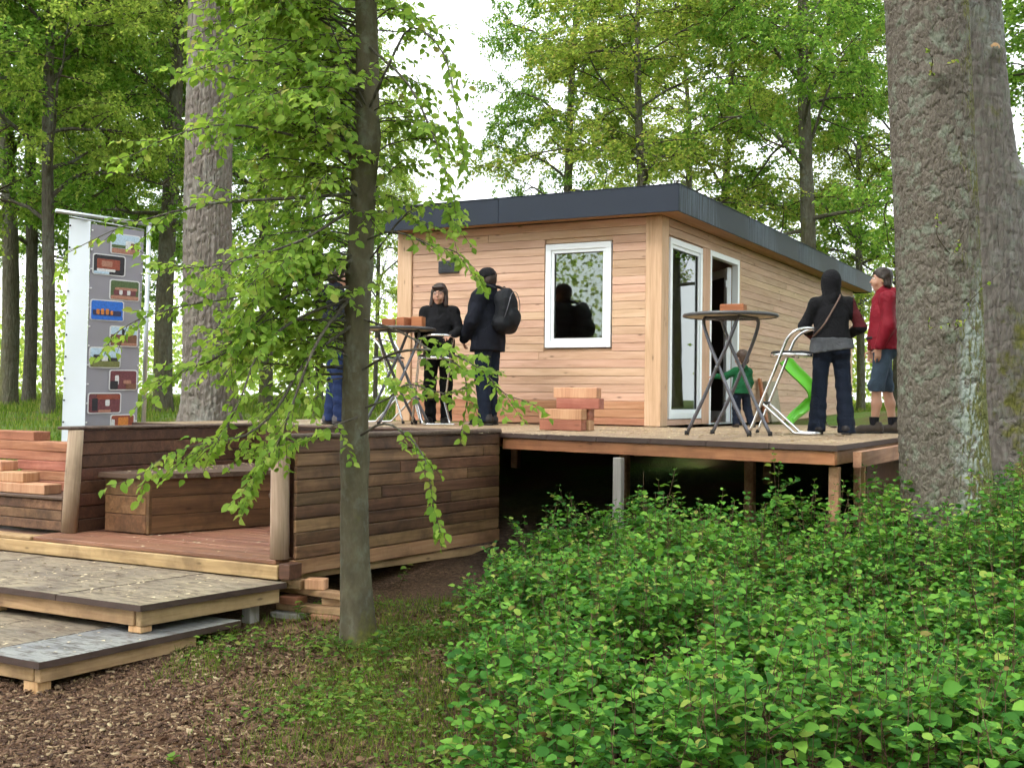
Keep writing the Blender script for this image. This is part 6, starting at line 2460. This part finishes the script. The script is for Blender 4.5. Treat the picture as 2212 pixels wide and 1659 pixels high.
        so = mesh_obj('shoe', f.mesh('shoe', MATS[look['shoe']]), None, p)
        f = Field(base + (-.25, -.25, -.012), base + (.25, .25, .05), .009)
        f.rc(base + fw_ * -.048 + (0, 0, .02), base + fw_ * .168 + (0, 0, .02), .053, .046, .02)
        f.cut(base + (0, 0, .001), (0, 0, -1)).cut(base + (0, 0, .020), (0, 0, 1))
        mesh_obj('sole', f.mesh('sole', MATS['sole']), None, so)
        if 'sock' in look:
            f = Field(base + (-.12, -.12, .04), base + (.12, .12, .32), .0075)
            f.rc(base + (0, -.0, .09), base + (0, 0, look['sock'] + .05), .043, .055, .02)
            f.cut(base + (0, 0, look['sock']), (0, 0, 1))
            mesh_obj('sock', f.mesh('sock', MATS['sock']), None, p)

    # ------------------------------------------------ hair
    hr = look.get('hair')
    if hr:
        f = Field(hd + (-.2, -.2, -.25), hd + (.2, .2, .2), .0075)
        f.el(hp_((0, -.022, .042)), np.array((.086, .103, .094)) * hs, .03, HR)
        if hr['style'] == 'bob':
            f.rc(hp_((.062, -.01, .03)), hp_((.080, .015, -.12)), .038, .028, .03)
            f.rc(hp_((-.062, -.01, .03)), hp_((-.080, .015, -.12)), .038, .028, .03)
            f.rc(hp_((-.05, .07, .075)), hp_((.05, .07, .075)), .022, .022, .02)
            f.el(hp_((0, -.065, -.05)), (.085, .05, .09), .03, HR)
            f.el(hp_((0, .10, -.042)), (.055, .062, .076), .010, HR, sub=True)
        elif hr['style'] == 'medium':
            f.el(hp_((0, -.06, -.045)), (.082, .052, .075), .03, HR)
            f.rc(hp_((.07, -.01, .02)), hp_((.072, -.03, -.06)), .024, .018, .02)
            f.rc(hp_((-.07, -.01, .02)), hp_((-.072, -.03, -.06)), .024, .018, .02)
            f.el(hp_((0, .105, -.03)), (.085, .075, .095), .012, HR, sub=True)
        else:
            f.el(hp_((0, -.06, -.02)), np.array((.080, .05, .07)) * hs, .03, HR)
            f.el(hp_((0, .105 * hs, -.025)), np.array((.10, .078, .095)) * hs, .012, HR, sub=True)
        f.folds(.006, 40, 9, (1, 1, .35))
        mesh_obj('hair', f.mesh('hair', MATS[hr['mat']]), None, p)
    return p, hp_, j


def surf_tube(parent, name, pts, r, mat, flat=1.0):
    V, Fc = tube_geo(spline(pts, 5), r, 8)
    return MB().add(V, Fc, True).build(name, MATS[mat], parent)


# ---- hooded woman, back to the camera
loc = onz(1795, 938, DZ)
p1, hpf, J1 = person('hooded person in black jacket with maroon sleeves and shoulder strap, back turned', loc, YAW - .12, 1.60,
    dict(sr=(.17, 0, 1.375), sl=(-.17, 0, 1.375), er=(.30, .03, 1.12), el=(-.28, .04, 1.13), wr=(.20, .26, 1.04), wl=(-.15, .27, 1.02),
         kr=(.125, .02, .49), kl=(-.12, .02, .49), ar=(.155, -.02, .09), al=(-.15, -.02, .09), head=(-.01, .03, 1.575)),
    dict(jacket=dict(mat='jacket_black', hem=.955, hood='up', seed=2, ease=.012, paint=('maroon', lambda c: ((c[:, 0] > .205) & (c[:, 2] > 1.12)) | ((c[:, 0] < -.16) & (c[:, 1] > .12)))),
         trousers=dict(mat='denim_dark', knee=.078, ankle=.088, end=.02, seat=1), under=(.865, .95, 'shirt_grey'), shoe='shoe_black', bulk=.8,
         foot_r=(.25, 1, 0), foot_l=(-.25, 1, 0), hand_r=((-.5, .8, .1), (0, .3, 1), .9), hand_l=((.5, .8, .1), (0, .3, 1), .9)))
surf_tube(p1, 'shoulder_strap', [(.075, -.02, 1.47), (.06, -.10, 1.42), (-.02, -.148, 1.28), (-.10, -.15, 1.14), (-.175, -.09, 1.04), (-.19, .02, 1.02)], .009, 'strap')

# ---- man in the red jacket, half hidden by the oak
loc = onz(1907, 936, DZ)
p2, _, J2 = person('person in red jacket and denim shorts standing half behind the thick trunk', loc, YAW + radians(84), 1.70,
    dict(er=(.235, -.01, 1.10), el=(-.235, .00, 1.10), wr=(.205, .08, .875), wl=(-.205, .09, .875), head=(0, .03, 1.585), kr=(.105, -.05, .49), kl=(-.105, .09, .49), ar=(.11, -.12, .09), al=(-.11, .11, .09)),
    dict(jacket=dict(mat='jacket_red', hem=.86, hood='down', seed=5, ease=.022, collar=.045), trousers=dict(mat='denim_blue', knee=.076, ankle=.078, end=.43, seat=1),
         shoe='shoe_brown', shoe_h=.12, sock=.17, hair=dict(style='medium', mat='hair_brown'), hand_r=((0, .1, -1), (1, 0, 0), .6), hand_l=((0, .1, -1), (-1, 0, 0), .6)))
MB().box(.268, .272, -.03, .03, 1.20, 1.27, .001).build('sleeve_badge', MATS['shirt_grey'], p2)
MB().lathe([(.172, -.012), (.176, -.012), (.176, .012), (.172, .012)], (0, 0, .98), 24).build('belt', MATS['rubber'], p2)

# ---- person with the backpack
loc = onz(1052, 918, DZ)
p3_, hpf, J3 = person('person all in black with a dark backpack beside the cabin wall', loc, YAW + radians(58), 1.83,
    dict(er=(.25, .0, 1.12), el=(-.26, .04, 1.12), wr=(.18, .20, .93), wl=(-.17, .20, .93), head=(0, .035, 1.58), kr=(.10, .03, .49), kl=(-.10, .0, .49), ar=(.11, .03, .09), al=(-.11, -.05, .09)),
    dict(jacket=dict(mat='jacket_navy', hem=.80, seed=8, ease=.034, collar=.05), trousers=dict(mat='denim_dark', knee=.078, ankle=.074, seed=7), shoe='shoe_black', shoe_h=.12,
         hair=dict(style='short', mat='hair_dark'), hand_r=((-.5, .4, -.6), (.6, .6, 0), .8), hand_l=((.5, .4, -.6), (-.6, .6, 0), .8)))
f = Field(hpf((-.2, -.2, -.1)), hpf((.2, .2, .2)), .0075)                # knitted cap
f.el(hpf((0, -.015, .045)), (.094, .110, .098), .02).cut(hpf((0, 0, .015)), (0, -.25, -1)).folds(.003, 60, 3)
mesh_obj('cap', f.mesh('cap', MATS['jacket_black']), None, p3_)
loc3 = np.array(p3_.location)
pk = empty('backpack', tuple(loc3), YAW + radians(58), 'bulging dark grey backpack worn by the person all in black', 'backpack')
pk.scale = p3_.scale
f = Field((-.26, -.48, .95), (.26, .0, 1.55), .010)
f.el((0, -.235, 1.26), (.150, .115, .225), .03).rc((.06, -.22, 1.10), (-.06, -.22, 1.10), .115, .115, .05).rc((.05, -.2, 1.36), (-.05, -.2, 1.36), .085, .085, .04)
f.el((0, -.325, 1.16), (.105, .07, .11), .02).folds(.007, 15, 3)
mesh_obj('bag', f.mesh('bag', MATS['pack']), None, pk)
for s in (-1, 1):
    surf_tube(pk, 'strap', [(s * .085, -.16, 1.47), (s * .10, -.03, 1.515), (s * .115, .10, 1.45), (s * .13, .165, 1.30), (s * .155, .12, 1.16), (s * .15, -.05, 1.09), (s * .11, -.17, 1.08)], .016, 'pack')
surf_tube(pk, 'grab_loop', [(.03, -.17, 1.44), (.02, -.20, 1.49), (-.02, -.20, 1.49), (-.03, -.17, 1.44)], .007, 'rubber')
surf_tube(pk, 'zip_line', [(.135, -.28, 1.12), (.12, -.33, 1.28), (.05, -.335, 1.42), (-.05, -.335, 1.42), (-.12, -.33, 1.28), (-.135, -.28, 1.12)], .004, 'steel_grey')

# ---- woman with glasses
loc = onz(942, 918, DZ)
loc = loc + FWD * .35
p4_, hpf, J4 = person('person with dark bobbed hair, glasses and black jacket facing the camera', (loc[0], loc[1], DZ), YAW + pi - .15, 1.64,
    dict(er=(.25, -.02, 1.11), el=(-.26, .03, 1.14), wr=(.22, .17, .96), wl=(-.20, .27, 1.06), head=(0, .03, 1.58)),
    dict(jacket=dict(mat='jacket_black', hem=.80, seed=11, ease=.012, collar=.06), trousers=dict(mat='denim_black', knee=.075, ankle=.07), shoe='shoe_black', shoe_h=.16,
         head=1.1, hair=dict(style='bob', mat='hair_dark'), hand_l=((.2, .9, -.1), (0, .2, 1), .9), hand_r=((-.2, .8, -.5), (.5, .3, .5), .6)))
gl = MB()
for s in (-1, 1):
    a = np.linspace(0, 2 * pi, 15)[:-1]
    gl.tube([hpf((s * .031 + .0235 * cos(t), .108, .010 + .017 * sin(t))) for t in a], .0022, 6, closed=True)
    gl.tube([hpf((s * .054, .106, .015)), hpf((s * .078, .06, .016)), hpf((s * .080, .0, .010))], .002, 6)
gl.tube([hpf((-.009, .110, .014)), hpf((.009, .110, .014))], .002, 6)
gl.build('glasses_frame', MATS['rubber'], p4_)

# ---- person in blue behind the leaves
loc = onz(722, 917, DZ)
p5_, _, J5 = person('person in navy jacket and blue trousers mostly hidden by the leaves', loc, YAW + radians(-70), 1.76,
    dict(er=(.25, .02, 1.11), el=(-.25, .02, 1.11), wr=(.20, .22, 1.0), wl=(-.20, .22, 1.0), kr=(.10, .03, .49), ar=(.10, .05, .09)),
    dict(jacket=dict(mat='jacket_navy', hem=.88, seed=14, ease=.026, collar=.04, hood='down'), trousers=dict(mat='blue_work', knee=.082, ankle=.080), shoe='shoe_grey', shoe_h=.13,
         hair=dict(style='short', mat='hair_dark'), hand_r=((-.3, .9, .1), (0, 0, 1), .6), hand_l=((.3, .9, .1), (0, 0, 1), .6)))

# ---- the small child
loc = onz(1601, 923, DZ)
p6_, hpf, J6 = person('small child in green hooded top reaching out to the bistro table leg', loc, YAW + .15, .94,
    dict(head=(0, .02, 1.50), neck=(0, 0, 1.30), sr=(.15, 0, 1.23), sl=(-.15, 0, 1.23), er=(.21, .03, .98), el=(-.36, .06, 1.10), wr=(.19, .12, .80), wl=(-.60, .06, 1.10),
         hr=(.09, 0, .78), hl=(-.09, 0, .78), kr=(.15, .05, .43), kl=(-.10, .03, .43), ar=(.235, -.05, .09), al=(-.10, .02, .09)),
    dict(jacket=dict(mat='green_hood', hem=.74, hood='down', seed=21, ease=.030), trousers=dict(mat='denim_dark', knee=.092, ankle=.085, end=.06), shoe='shoe_brown', shoe_h=.14, head=1.5,
         head_turn=.55, hair=dict(style='short', mat='hair_child'), foot_r=(.6, 1, 0), hand_l=((-1, .05, .0), (0, 0, 1), 1.1), face=True))
surf_tube(p6_, 'white_collar', [(.10, .0, 1.335), (.06, -.085, 1.34), (0, -.11, 1.345), (-.06, -.085, 1.34), (-.10, 0, 1.335)], .020, 'white_cloth')
